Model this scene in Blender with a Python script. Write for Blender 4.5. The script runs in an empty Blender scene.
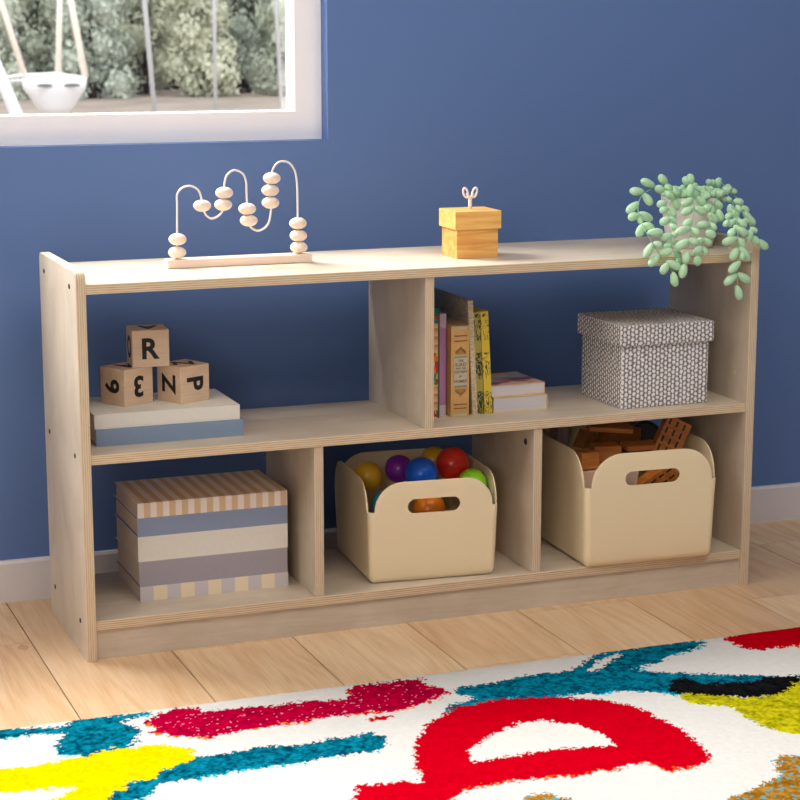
import bpy, bmesh, math, random
import numpy as np
from mathutils import Vector, Matrix, noise as mnoise

random.seed(7)
sc = bpy.context.scene
COL = sc.collection

# ------------------------------------------------------------------ camera
cd = bpy.data.cameras.new('camera')
cam = bpy.data.objects.new('camera', cd)
COL.objects.link(cam)
cam.location = (-0.6097, -2.9658, 1.0144)
cam.rotation_euler = (math.pi / 2 - 0.1933, 0, -0.3692)
cd.sensor_width = 36
cd.lens = 1945.8 / 800 * 36
cd.clip_end = 300
cd.dof.use_dof = True
cd.dof.focus_distance = 3.2
cd.dof.aperture_fstop = 15
sc.camera = cam

# ------------------------------------------------------------------ light
world = bpy.data.worlds.new('sky')
sc.world = world
world.use_nodes = True
wn = world.node_tree
wb = wn.nodes['Background']
wb.inputs[0].default_value = (0.93, 0.93, 1.0, 1)
wb.inputs[1].default_value = 1.8


def area(name, loc, target, sx, sy, power, col):
    l = bpy.data.lights.new(name, 'AREA')
    l.shape = 'RECTANGLE'
    l.size, l.size_y, l.energy, l.color = sx, sy, power, col
    o = bpy.data.objects.new(name, l)
    o.location = loc
    o.rotation_euler = (Vector(target) - Vector(loc)).to_track_quat('-Z', 'Y').to_euler()
    COL.objects.link(o)
    return o


# daylight coming down through the window in the back wall
area('window_daylight', (-0.9, 2.0, 2.9), (0.15, 0.1, 0.6), 2.2, 1.6, 450, (1.0, 0.96, 0.92))
# daylight falling in from a high window on the left, out of frame
area('side_window_daylight', (-1.9, -0.75, 2.4), (0.6, 0.1, 0.45), 1.7, 1.1, 40, (1.0, 0.95, 0.87))
# the ceiling lamp of the room, out of frame
area('ceiling_lamp', (0.8, -1.3, 2.5), (0.7, -0.5, 0.0), 1.5, 1.5, 33, (1.0, 0.96, 0.90))
# added frontal fill from behind the camera, no window stands there
area('front_fill_light', (-1.7, -4.0, 1.5), (0.6, 0.2, 0.4), 1.6, 1.2, 32, (1.0, 0.97, 0.93))
sun = bpy.data.lights.new('sun', 'SUN')
sun.energy, sun.angle, sun.color = 1.3, 0.1, (1.0, 0.96, 0.88)
so = bpy.data.objects.new('sun', sun)
so.rotation_euler = (math.radians(42), 0, math.radians(-25))
COL.objects.link(so)
sc.view_settings.view_transform = 'Standard'
sc.view_settings.look = 'None'
sc.view_settings.exposure = 0
sc.view_settings.gamma = 1
sc.view_settings.use_curve_mapping = False

# ------------------------------------------------------------------ helpers
def srgb(r, g, b):
    f = lambda c: (c / 255 / 12.92) if c / 255 <= 0.04045 else ((c / 255 + 0.055) / 1.055) ** 2.4
    return (f(r), f(g), f(b), 1)


def tag(o, label, cat, group=None, kind=None):
    if label: o['label'] = label
    if cat: o['category'] = cat
    if group: o['group'] = group
    if kind: o['kind'] = kind
    return o


def thing(name, label, cat, loc=(0, 0, 0), rz=0, group=None):
    o = bpy.data.objects.new(name, None)
    o.empty_display_size = 0.02
    COL.objects.link(o)
    o.location = loc
    o.rotation_euler = (0, 0, rz)
    return tag(o, label, cat, group)


def obj(name, bm, mat, parent=None, loc=(0, 0, 0), rot=(0, 0, 0), smooth=False, bevel=0, seg=2):
    if isinstance(bm, bmesh.types.BMesh):
        me = bpy.data.meshes.new(name)
        bmesh.ops.recalc_face_normals(bm, faces=bm.faces)
        bm.to_mesh(me)
        bm.free()
    else:
        me = bm
    for m in (mat if isinstance(mat, (list, tuple)) else [mat]):
        me.materials.append(m)
    o = bpy.data.objects.new(name, me)
    COL.objects.link(o)
    o.parent = parent
    o.location = loc
    o.rotation_euler = rot
    if smooth:
        for p in me.polygons: p.use_smooth = True
    if bevel:
        b = o.modifiers.new('bevel', 'BEVEL')
        b.width, b.segments, b.limit_method, b.angle_limit = bevel, seg, 'ANGLE', math.radians(40)
    return o


def add_box(bm, lo, hi, mat=0, M=None):
    vs = []
    for z in (lo[2], hi[2]):
        for x, y in ((lo[0], lo[1]), (hi[0], lo[1]), (hi[0], hi[1]), (lo[0], hi[1])):
            v = Vector((x, y, z))
            vs.append(bm.verts.new(M @ v if M else v))
    for f in ((3, 2, 1, 0), (4, 5, 6, 7), (0, 1, 5, 4), (1, 2, 6, 5), (2, 3, 7, 6), (3, 0, 4, 7)):
        bm.faces.new([vs[i] for i in f]).material_index = mat
    return vs


def box_bm(lo, hi):
    bm = bmesh.new()
    add_box(bm, lo, hi)
    return bm


def add_tube(bm, pts, rad, seg=10, closed=False):
    pts = [Vector(p) for p in pts]
    n = len(pts)
    rings = []
    up = None
    for i, p in enumerate(pts):
        a = pts[(i - 1) % n] if (i or closed) else p
        b = pts[(i + 1) % n] if (i < n - 1 or closed) else p
        t = (b - a).normalized()
        if up is None:
            up = t.orthogonal().normalized()
        up = (up - t * up.dot(t)).normalized()
        s = t.cross(up)
        r = rad[i] if isinstance(rad, (list, tuple)) else rad
        rings.append([bm.verts.new(p + (up * math.cos(2 * math.pi * k / seg) + s * math.sin(2 * math.pi * k / seg)) * r) for k in range(seg)])
    for i in range(n if closed else n - 1):
        A, B = rings[i], rings[(i + 1) % n]
        for k in range(seg):
            bm.faces.new((A[k], A[(k + 1) % seg], B[(k + 1) % seg], B[k]))
    if not closed:
        bm.faces.new(rings[0][::-1])
        bm.faces.new(rings[-1])


def add_lathe(bm, prof, seg=32, c=(0, 0, 0)):
    rings = []
    for r, z in prof:
        if r < 1e-6:
            rings.append([bm.verts.new((c[0], c[1], c[2] + z))])
        else:
            rings.append([bm.verts.new((c[0] + r * math.cos(2 * math.pi * k / seg), c[1] + r * math.sin(2 * math.pi * k / seg), c[2] + z)) for k in range(seg)])
    for A, B in zip(rings, rings[1:]):
        for k in range(seg):
            q = (k + 1) % seg
            if len(A) == 1 and len(B) == 1: continue
            if len(A) == 1: bm.faces.new((A[0], B[q], B[k]))
            elif len(B) == 1: bm.faces.new((A[k], A[q], B[0]))
            else: bm.faces.new((A[k], A[q], B[q], B[k]))


def add_ellipsoid(bm, c, axis, ln, wd, us=10, vs=8, taper=0.0):
    ax = Vector(axis).normalized()
    M = ax.to_track_quat('Z', 'Y').to_matrix().to_4x4()
    c = Vector(c)
    rings = []
    for j in range(vs + 1):
        th = math.pi * j / vs
        z = -math.cos(th) * ln / 2
        r = math.sin(th) * wd / 2 * (1 + taper * math.cos(th) * -1)
        if j in (0, vs): rings.append([bm.verts.new(c + M @ Vector((0, 0, z)))])
        else: rings.append([bm.verts.new(c + M @ Vector((r * math.cos(2 * math.pi * k / us), r * math.sin(2 * math.pi * k / us), z))) for k in range(us)])
    for A, B in zip(rings, rings[1:]):
        for k in range(us):
            q = (k + 1) % us
            if len(A) == 1: bm.faces.new((A[0], B[q], B[k]))
            elif len(B) == 1: bm.faces.new((A[k], A[q], B[0]))
            else: bm.faces.new((A[k], A[q], B[q], B[k]))


def spline(pts, n):
    pts = [Vector(p) for p in pts]
    P = [pts[0] * 2 - pts[1]] + pts + [pts[-1] * 2 - pts[-2]]
    out = []
    for i in range(1, len(P) - 2):
        for k in range(n):
            t = k / n
            a, b, c, d = P[i - 1], P[i], P[i + 1], P[i + 2]
            out.append(0.5 * ((2 * b) + (c - a) * t + (2 * a - 5 * b + 4 * c - d) * t * t + (3 * b - a - 3 * c + d) * t ** 3))
    out.append(pts[-1])
    return out


def text_mesh(body, size, extrude=0.0003, bold=0.0, spacing=1.0, line=1.0):
    cu = bpy.data.curves.new('writing', 'FONT')
    cu.body = body
    cu.size = size
    cu.extrude = extrude
    cu.offset = bold
    cu.space_character = spacing
    cu.space_line = line
    cu.align_x = 'CENTER'
    cu.align_y = 'CENTER'
    o = bpy.data.objects.new('writing', cu)
    COL.objects.link(o)
    dg = bpy.context.evaluated_depsgraph_get()
    me = bpy.data.meshes.new_from_object(o.evaluated_get(dg))
    bpy.data.objects.remove(o)
    xs = [v.co.x for v in me.vertices]; ys = [v.co.y for v in me.vertices]
    cx, cy = (min(xs) + max(xs)) / 2, (min(ys) + max(ys)) / 2
    for v in me.vertices:
        v.co.x -= cx
        v.co.y -= cy
    me.materials.clear()
    return me


# ------------------------------------------------------------------ materials
class NT:
    def __init__(s, name):
        s.m = bpy.data.materials.new(name)
        s.m.use_nodes = True
        s.t = s.m.node_tree
        s.p = s.t.nodes['Principled BSDF']
        s.out = s.t.nodes['Material Output']

    def n(s, kind, ins=None, **kw):
        nd = s.t.nodes.new('ShaderNode' + kind)
        for k, v in kw.items(): setattr(nd, k, v)
        for k, v in (ins or {}).items(): s.set(nd, k, v)
        return nd

    def set(s, nd, k, v):
        if isinstance(v, bpy.types.NodeSocket): s.t.links.new(v, nd.inputs[k])
        else: nd.inputs[k].default_value = v

    def math(s, op, a, b=0.0, c=0.0):
        nd = s.n('Math', {0: a, 1: b, 2: c}, operation=op)
        return nd.outputs[0]

    def mix(s, f, a, b, blend='MIX'):
        nd = s.n('Mix', data_type='RGBA', blend_type=blend)
        s.set(nd, 0, f); s.set(nd, 6, a); s.set(nd, 7, b)
        return nd.outputs[2]

    def ramp(s, f, stops):
        nd = s.n('ValToRGB', {0: f})
        el = nd.color_ramp.elements
        while len(el) < len(stops): el.new(0.5)
        for e, (p, c) in zip(el, stops):
            e.position = p
            e.color = c
        return nd.outputs[0]

    def coord(s, which='Object', scale=(1, 1, 1), rot=(0, 0, 0), loc=(0, 0, 0)):
        tc = s.n('TexCoord')
        mp = s.n('Mapping', {0: tc.outputs[which], 1: loc, 2: rot, 3: scale})
        return mp.outputs[0]

    def noise(s, vec, scale, detail=4, rough=0.5, dist=0.0):
        return s.n('TexNoise', {'Vector': vec, 'Scale': scale, 'Detail': detail, 'Roughness': rough, 'Distortion': dist}).outputs[0]

    def bump(s, h, strength, dist=0.001):
        s.t.links.new(s.n('Bump', {'Height': h, 'Strength': strength, 'Distance': dist}).outputs[0], s.p.inputs['Normal'])

    def fin(s, col, rough=0.5, spec=0.5):
        s.set(s.p, 'Base Color', col)
        s.set(s.p, 'Roughness', rough)
        s.set(s.p, 'Specular IOR Level', spec)
        return s.m


def plain(name, col, rough=0.5, spec=0.5, mott=0.04, scale=40, bump=0.0):
    t = NT(name)
    n = t.noise(t.coord(), scale, 3)
    d = tuple(c * (1 - mott * 2) for c in col[:3]) + (1,)
    l = tuple(min(1, c * (1 + mott)) for c in col[:3]) + (1,)
    if bump: t.bump(n, bump, 0.0005)
    return t.fin(t.mix(n, d, l), rough, spec)


def wood(name, light, dark, axis='x', scale=1.0, rough=0.5, blotch=0.35, spec=0.4, lines=0.5):
    """grain running along the given axis of the object"""
    t = NT(name)
    st = {'x': (1.2, 16, 16), 'y': (16, 1.2, 16), 'z': (16, 16, 1.2)}[axis]
    v = t.coord('Object', tuple(a * scale for a in st))
    g = t.noise(v, 4.0, 5, 0.6, 0.6)
    f = t.noise(v, 14.0, 4, 0.6, 0.2)
    b = t.noise(t.coord('Object', (5 * scale, 5 * scale, 5 * scale)), 1.6, 4, 0.55, 0.8)
    h = t.math('ADD', t.math('MULTIPLY', g, lines), t.math('MULTIPLY', f, 1 - lines))
    h = t.math('ADD', t.math('MULTIPLY', h, 1 - blotch), t.math('MULTIPLY', b, blotch))
    c = t.ramp(h, [(0.30, dark), (0.50, tuple((a + e) / 2 for a, e in zip(light, dark))), (0.68, light)])
    t.bump(f, 0.06, 0.0006)
    return t.fin(c, rough, spec)


def ply_edge(name, axis, light, dark):
    t = NT(name)
    tc = t.n('TexCoord')
    sp = t.n('SeparateXYZ', {0: tc.outputs['Generated']})
    u = sp.outputs['XYZ'.index(axis)]
    wob = t.noise(t.coord('Object', (3, 3, 3)), 3.0, 3)
    u = t.math('ADD', u, t.math('MULTIPLY', t.math('SUBTRACT', wob, 0.5), 0.10))
    s = t.math('SINE', t.math('MULTIPLY', u, 2 * math.pi * 4.5))
    s = t.math('MULTIPLY_ADD', s, 0.5, 0.5)
    k = {'X': (60, 60, 6), 'Z': (6, 60, 60)}[axis]
    n = t.noise(t.coord('Object', k), 8.0, 4)
    h = t.math('ADD', t.math('MULTIPLY', s, 0.55), t.math('MULTIPLY', n, 0.6))
    c = t.ramp(h, [(0.25, dark), (0.65, light)])
    return t.fin(c, 0.6, 0.3)


BIRCH_L, BIRCH_D = srgb(222, 208, 188), srgb(192, 174, 150)
M = {}
M['birch_x'] = wood('birch_face_long', BIRCH_L, BIRCH_D, 'x', 0.9, 0.42, 0.45)
M['birch_z'] = wood('birch_face_upright', BIRCH_L, BIRCH_D, 'z', 0.9, 0.45, 0.6)
M['edge_z'] = ply_edge('ply_edge_flat', 'Z', srgb(226, 203, 170), srgb(186, 156, 120))
M['edge_x'] = ply_edge('ply_edge_upright', 'X', srgb(222, 201, 172), srgb(192, 165, 130))
M['screw'] = plain('screw_steel', srgb(48, 46, 44), 0.4)
M['plug'] = plain('cream_plug', srgb(214, 196, 160), 0.5)
M['maze'] = wood('pale_beech', srgb(247, 228, 210), srgb(236, 208, 186), 'x', 1.5, 0.5, 0.3)
M['bead'] = wood('bead_beech', srgb(246, 230, 214), srgb(232, 210, 190), 'z', 2.0, 0.45, 0.4)
M['wire'] = plain('cream_wire', srgb(244, 234, 224), 0.35)
M['pine'] = wood('golden_pine', srgb(248, 196, 112), srgb(206, 128, 56), 'x', 1.3, 0.45, 0.1, 0.4, 0.95)
M['pine_lid'] = wood('golden_pine_lid', srgb(250, 204, 122), srgb(222, 156, 76), 'x', 1.6, 0.45, 0.1, 0.4, 0.9)
M['key'] = plain('ivory_key', srgb(246, 236, 228), 0.4)
M['leaf'] = plain('jade_leaf', srgb(190, 230, 188), 0.55, 0.3, 0.06, 90, 0.1)
M['stem'] = plain('stem_green', srgb(160, 205, 155), 0.6)
M['pot'] = plain('pinkish_clay', srgb(236, 226, 222), 0.7, 0.3, 0.04, 60)
M['soil'] = plain('soil', srgb(70, 52, 40), 0.9, 0.2, 0.2, 200, 0.5)
M['block'] = wood('block_wood', srgb(244, 216, 184), srgb(222, 186, 150), 'x', 1.6, 0.6, 0.2, 0.3, 0.6)
M['ink'] = plain('black_print', srgb(22, 20, 20), 0.6)
M['bin'] = plain('cream_plastic', srgb(246, 226, 186), 0.38, 0.4, 0.01, 6)
M['white_cloth'] = plain('cream_cover', srgb(234, 228, 216), 0.75, 0.2, 0.03, 120)
M['blue_cloth'] = plain('dusty_blue_cover', srgb(140, 158, 182), 0.75, 0.2, 0.03, 120)
M['grey_cloth'] = plain('mauve_grey_cover', srgb(168, 161, 168), 0.75, 0.2, 0.03, 120)
M['slate_cloth'] = plain('slate_blue_cover', srgb(144, 158, 184), 0.75, 0.2, 0.03, 120)


def pages(name, col, axis='z'):
    t = NT(name)
    sc_ = {'z': (2, 2, 900), 'x': (900, 2, 2), 'y': (2, 900, 2)}[axis]
    n = t.noise(t.coord('Object', sc_), 1.0, 2)
    d = tuple(c * 0.82 for c in col[:3]) + (1,)
    return t.fin(t.mix(n, d, col), 0.85, 0.2)


M['pages_tan'] = pages('tan_pages', srgb(236, 216, 198))
M['pages_white'] = pages('white_pages', srgb(226, 218, 220))
M['pages_x'] = pages('cream_pages', srgb(220, 205, 180), 'x')


def stripes(name, a, b, period, duty=0.5, phase=0.0):
    t = NT(name)
    sp = t.n('SeparateXYZ', {0: t.n('TexCoord').outputs['Object']})
    f = t.math('FRACT', t.math('ADD', t.math('DIVIDE', sp.outputs[0], period), 10 + phase))
    s = t.math('GREATER_THAN', f, duty)
    n = t.noise(t.coord('Object', (300, 300, 300)), 3.0, 3)
    c = t.mix(s, a, b)
    return t.fin(t.mix(t.math('MULTIPLY', n, 0.2), c, (0.75, 0.68, 0.62, 1), 'MULTIPLY'), 0.75, 0.2)


M['stripe_fine'] = stripes('tan_striped_cover', srgb(248, 236, 226), srgb(228, 198, 160), 0.0214, 0.5, 0.0)
M['stripe_wide'] = stripes('lilac_striped_cover', srgb(214, 206, 206), srgb(246, 228, 196), 0.0468, 0.5, 0.02)

# woven paper-string texture
t = NT('woven_basket')
uv = t.n('TexCoord').outputs['UV']
sp = t.n('SeparateXYZ', {0: uv})
wob = t.noise(t.n('Mapping', {0: uv, 3: (1, 1, 1)}).outputs[0], 90, 3)
wob2 = t.noise(t.n('Mapping', {0: uv, 1: (5, 3, 0)}).outputs[0], 110, 3)
U = t.math('ADD', t.math('DIVIDE', sp.outputs[0], 0.0078), t.math('MULTIPLY', wob, 0.9))
V = t.math('ADD', t.math('DIVIDE', sp.outputs[1], 0.0086), t.math('MULTIPLY', wob2, 0.9))
colr = t.math('FLOOR', U)
par = t.math('MULTIPLY', t.math('FLOORED_MODULO', colr, 2.0), 0.5)
fu = t.math('ABSOLUTE', t.math('SUBTRACT', t.math('FRACT', U), 0.5))
fv = t.math('ABSOLUTE', t.math('SUBTRACT', t.math('FRACT', t.math('ADD', V, par)), 0.5))
a = t.math('SUBTRACT', 1.0, t.math('MULTIPLY', fu, 2.0))
b = t.math('SUBTRACT', 1.0, t.math('MULTIPLY', fv, 2.0))
h = t.math('MULTIPLY', t.math('POWER', a, 0.8), t.math('POWER', b, 0.65))
fib = t.noise(t.n('Mapping', {0: uv, 3: (1400, 250, 1)}).outputs[0], 1.0, 3)
h2 = t.math('ADD', h, t.math('MULTIPLY', t.math('SUBTRACT', fib, 0.5), 0.5))
c = t.ramp(h2, [(0.06, srgb(104, 97, 96)), (0.26, srgb(182, 174, 171)), (0.52, srgb(250, 246, 244))])
t.bump(h, 0.35, 0.0010)
M['woven'] = t.fin(c, 0.85, 0.2)

# painted wall
t = NT('blue_wall_paint')
n = t.noise(t.coord('Object'), 350, 3)
n2 = t.noise(t.coord('Object'), 1.5, 2)
t.bump(n, 0.05, 0.0005)
M['wall'] = t.fin(t.mix(n2, srgb(94, 121, 172), srgb(98, 125, 176)), 0.62, 0.25)
M['base'] = plain('baseboard_white', srgb(226, 220, 220), 0.5, 0.4, 0.01)
M['frame'] = plain('window_white', srgb(250, 247, 247), 0.45, 0.4, 0.01)

# oak floor: every board has its own tone in the attribute
t = NT('oak_boards')
at = t.n('Attribute', attribute_name='board', attribute_type='GEOMETRY')
sepc = t.n('SeparateColor', {0: at.outputs['Color']})
off = t.n('CombineXYZ', {0: t.math('MULTIPLY', sepc.outputs[0], 7.0), 1: t.math('MULTIPLY', sepc.outputs[1], 9.0), 2: 0.0}).outputs[0]
pos = t.n('VectorMath', {0: t.n('TexCoord').outputs['Object'], 1: off}, operation='ADD').outputs[0]
v1 = t.n('Mapping', {0: pos, 3: (6, 0.7, 1)}).outputs[0]
v2 = t.n('Mapping', {0: pos, 3: (70, 3, 1)}).outputs[0]
g1 = t.noise(v1, 2.0, 2, 0.45, 0.5)
wv = t.math('FRACT', t.math('MULTIPLY', g1, 7.0))
wv = t.math('ABSOLUTE', t.math('SUBTRACT', wv, 0.5))
g2 = t.noise(v2, 3.0, 4, 0.6)
g3 = t.noise(t.n('Mapping', {0: pos, 3: (3, 1.5, 1)}).outputs[0], 1.6, 3)
vor = t.n('TexVoronoi', {'Vector': t.n('Mapping', {0: pos, 3: (6.0, 3.2, 1)}).outputs[0], 'Scale': 1.0, 'Randomness': 1.0})
knot = t.math('LESS_THAN', t.math('ADD', vor.outputs['Distance'], t.math('MULTIPLY', g2, 0.05)), 0.075)
h = t.math('ADD', t.math('ADD', t.math('MULTIPLY', wv, 0.32), t.math('MULTIPLY', g2, 0.50)), t.math('MULTIPLY', g3, 0.42))
c = t.ramp(h, [(0.30, srgb(200, 160, 116)), (0.50, srgb(224, 190, 148)), (0.72, srgb(240, 214, 178))])
c = t.mix(t.math('MULTIPLY', knot, 0.45), c, srgb(140, 92, 56))
tone = t.math('MULTIPLY', sepc.outputs[2], 0.35)
c = t.mix(tone, c, srgb(190, 138, 92))
t.bump(g2, 0.08, 0.0006)
M['floor'] = t.fin(c, 0.42, 0.4)
M['gap'] = plain('groove_dark', srgb(70, 44, 26), 0.8)

# rug: the design is woven in the yarn colours (attribute), the pile is bump
t = NT('rug_pile')
at = t.n('Attribute', attribute_name='yarn', attribute_type='GEOMETRY')
n = t.noise(t.coord('Object'), 420, 3)
n2 = t.noise(t.coord('Object'), 130, 3)
c = t.mix(t.math('MULTIPLY', n2, 0.4), at.outputs['Color'], t.mix(1.0, at.outputs['Color'], (0.6, 0.6, 0.6, 1), 'MULTIPLY'))
t.bump(t.math('ADD', n, n2), 0.2, 0.002)
M['rug'] = t.fin(c, 1.0, 0.0)

# glass pane
t = NT('clear_glass')
t.t.nodes.remove(t.p)
tr = t.n('BsdfTransparent', {0: (0.97, 0.98, 0.98, 1)})
gl = t.n('BsdfGlossy', {0: (1, 1, 1, 1), 1: 0.02})
mx = t.n('MixShader', {0: 0.05, 1: tr.outputs[0], 2: gl.outputs[0]})
t.t.links.new(mx.outputs[0], t.out.inputs[0])
M['glass'] = t.m

M['foliage'] = plain('pale_foliage', srgb(212, 220, 198), 0.8, 0.2, 0.25, 0.8)
M['foliage_b'] = plain('grey_green_foliage', srgb(204, 214, 196), 0.8, 0.2, 0.25, 0.8)
M['foliage_c'] = plain('yellow_green_foliage', srgb(220, 224, 196), 0.8, 0.2, 0.25, 0.8)
M['lawn'] = plain('dry_ground', srgb(176, 162, 148), 0.9, 0.2, 0.25, 0.9)
M['metal_pole'] = plain('pale_pole', srgb(205, 205, 205), 0.5, 0.4, 0.1, 1.5)
M['swing_white'] = plain('white_plastic', srgb(250, 250, 250), 0.4, 0.4, 0.02)
M['strap'] = plain('cream_rope', srgb(250, 236, 218), 0.7, 0.2, 0.05)
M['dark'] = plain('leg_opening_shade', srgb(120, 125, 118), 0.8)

# ------------------------------------------------------------------ room shell
YW = 0.387
WX, WZ = 0.548, 0.800                       # right and lower edge of the window opening
bm = bmesh.new()
add_box(bm, (-3.2, YW, 0), (3.4, 0.62, WZ))
add_box(bm, (WX, YW, WZ), (3.4, 0.62, 2.6))
add_box(bm, (-3.2, YW, WZ), (-1.25, 0.62, 2.6))
add_box(bm, (-1.25, YW, 1.95), (WX, 0.62, 2.6))
tag(obj('wall_back', bm, M['wall']), None, None, kind='structure')

WHITE = plain('white_plaster', srgb(232, 226, 220), 0.7, 0.2, 0.01)
tag(obj('wall_left', box_bm((-3.25, -4.2, 0), (-3.15, YW, 2.6)), M['wall']), None, None, kind='structure')
tag(obj('wall_right', box_bm((3.30, -4.2, 0), (3.40, YW, 2.6)), M['wall']), None, None, kind='structure')
tag(obj('wall_front', box_bm((-3.25, -4.3, 0), (3.40, -4.2, 2.6)), M['wall']), None, None, kind='structure')
tag(obj('ceiling', box_bm((-3.25, -4.3, 2.6), (3.40, 0.62, 2.7)), WHITE), None, None, kind='structure')

bm = bmesh.new()
prof = [(0, 0), (-0.0105, 0), (-0.0105, 0.070), (-0.008, 0.075), (0, 0.075)]
A = [bm.verts.new((-3.2, YW + y, z)) for y, z in prof]
B = [bm.verts.new((3.4, YW + y, z)) for y, z in prof]
for i in range(5): bm.faces.new((A[i], A[(i + 1) % 5], B[(i + 1) % 5], B[i]))
bm.faces.new(A); bm.faces.new(B[::-1])
tag(obj('baseboard_back', bm, M['base']), None, None, kind='structure')

# window
YF = 0.422
bm = bmesh.new()
x0, x1, z0, z1, w = -1.25, WX, WZ, 1.95, 0.051
add_box(bm, (x0, YF, z0), (x1, 0.472, z0 + w))
add_box(bm, (x0, YF, z1 - w), (x1, 0.472, z1))
add_box(bm, (x0, YF, z0 + w), (x0 + w, 0.472, z1 - w))
add_box(bm, (x1 - w, YF, z0 + w), (x1, 0.472, z1 - w))
win = tag(obj('window_1', bm, M['frame'], ), None, None, kind='structure')
obj('pane', box_bm((x0 + w, 0.464, z0 + w), (x1 - w, 0.468, z1 - w)), M['glass'], win)

# floor boards
bm = bmesh.new()
lay = bm.loops.layers.float_color.new('board')
PW = 0.2065
rnd = random.Random(5)
for i in range(-16, 17):
    xa = -0.065 + i * PW
    joints = [-4.3]
    y = -4.3 + rnd.uniform(0.4, 1.2)
    js = {3: -0.243, 6: -0.082, 5: -0.9, 4: -1.0, 2: -0.75, 1: -0.85}.get(i)
    while y < 0.3:
        if js is None or abs(y - js) > 0.7: joints.append(y)
        y += 1.2
    if js is not None: joints.append(js)
    if js == -0.243: joints = [-4.3, -2.9, -1.45, js]
    joints = sorted(joints) + [0.62]
    for ya, yb in zip(joints, joints[1:]):
        vs = add_box(bm, (xa + 0.0011, ya + 0.0006, -0.012), (xa + PW - 0.0011, yb - 0.0006, 0.0))
        cc = (rnd.random(), rnd.random(), rnd.random(), 1)
        if i in (5,) and ya > -1: cc = (cc[0], cc[1], 0.9, 1)
        fs = set()
        for v in vs:
            for f in v.link_faces: fs.add(f)
        for f in fs:
            for l in f.loops: l[lay] = cc
add_box(bm, (-3.3, -4.3, -0.02), (3.4, 0.62, -0.004), mat=1)
tag(obj('floor', bm, [M['floor'], M['gap']]), None, None, kind='structure')

# ------------------------------------------------------------------ outside the window
bm = bmesh.new()
bmesh.ops.create_grid(bm, x_segments=60, y_segments=60, size=45)
for v in bm.verts:
    v.co.z = mnoise.noise(v.co * 0.3) * 0.04
tag(obj('ground_outside', bm, M['lawn'], loc=(8, 47, -0.42)), None, None, kind='structure')


def bush_mesh(name, mat, seed, r=0.9, hgt=3.4, n=8000):
    rn = random.Random(seed)
    bm = bmesh.new()
    lobes = [(rn.uniform(-0.65, 0.65) * r, rn.uniform(-0.55, 0.55) * r, (0.05 + 0.88 * k / 29) * hgt, rn.uniform(0.28, 0.5) * r) for k in range(30)]
    for (lx, ly, lz, lr) in lobes:
        add_ellipsoid(bm, (lx, ly, max(lz, lr * .6)), (0, 0, 1), lr * 1.3, lr * 1.3, 10, 7)
    for k in range(n):
        lx, ly, lz, lr = rn.choice(lobes)
        d = Vector((rn.gauss(0, 1), rn.gauss(0, 1), rn.gauss(0, 1))).normalized()
        c = Vector((lx, ly, lz)) + d * lr * rn.uniform(0.6, 1.3)
        c.z = max(c.z, 0.06)
        s = rn.uniform(0.03, 0.10)
        nrm = (d + Vector((rn.uniform(-1, 1), rn.uniform(-1, 1), rn.uniform(-1, 1))) * 0.6).normalized()
        q = nrm.to_track_quat('Z', 'Y').to_matrix()
        a = rn.uniform(0, 6.28)
        pts = [(math.cos(a) * s, math.sin(a) * s), (-math.sin(a) * s * 0.5, math.cos(a) * s * 0.5), (-math.cos(a) * s, -math.sin(a) * s), (math.sin(a) * s * 0.5, -math.cos(a) * s * 0.5)]
        bm.faces.new([bm.verts.new(c + q @ Vector((x, y, 0))) for x, y in pts])
    me = bpy.data.meshes.new(name)
    bm.to_mesh(me); bm.free()
    me.materials.append(mat)
    return me


crowns = [bush_mesh('foliage', M['foliage'], 1), bush_mesh('foliage', M['foliage_b'], 2), bush_mesh('foliage', M['foliage_c'], 3)]
bmt = bmesh.new()
for k in range(5):
    a = k * 1.3
    add_tube(bmt, [(0.1 * math.cos(a), 0.1 * math.sin(a), 0), (0.3 * math.cos(a), 0.2 * math.sin(a), 1.4), (0.4 * math.cos(a), 0.3 * math.sin(a), 2.6)], [0.07, 0.05, 0.02], 6)
stem_me = bpy.data.meshes.new('stems'); bmt.to_mesh(stem_me); bmt.free()
stem_me.materials.append(M['soil'])
rnd = random.Random(11)
k = 0
front = ['pale bush of the front hedge row, directly behind the white swing outside', 'bush of the front hedge row, between the swing and the first thin pole', 'yellowish green bush of the front hedge row, behind the middle pole outside', 'bush of the front hedge row seen at the right edge of the window glass']
for row, (yy, xs) in enumerate(((32.6, [5.2 + 1.95 * i for i in range(4)]), (34.9, [4.4 + 2.1 * i for i in range(5)]), (37.2, [5.6 + 2.1 * i for i in range(5)]))):
    for i, x in enumerate(xs):
        lab = front[i] if row == 0 else 'pale green bush standing behind the front row of the hedge outside the window'
        r = thing('bush', lab, 'bush', (x, yy, -0.42), rnd.choice((0, math.pi)), 'bushes of the hedge beyond the window')
        s = 0.84 + 0.06 * row
        r.scale = (s, s, 1.0 + 0.06 * row)
        for nm, me in (('foliage', crowns[(0, 1, 2, 0, 1)[i] if row == 0 else (i * 2 + row) % 3]), ('stems', stem_me)):
            c = bpy.data.objects.new(nm, me); COL.objects.link(c); c.parent = r
        k += 1

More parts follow.
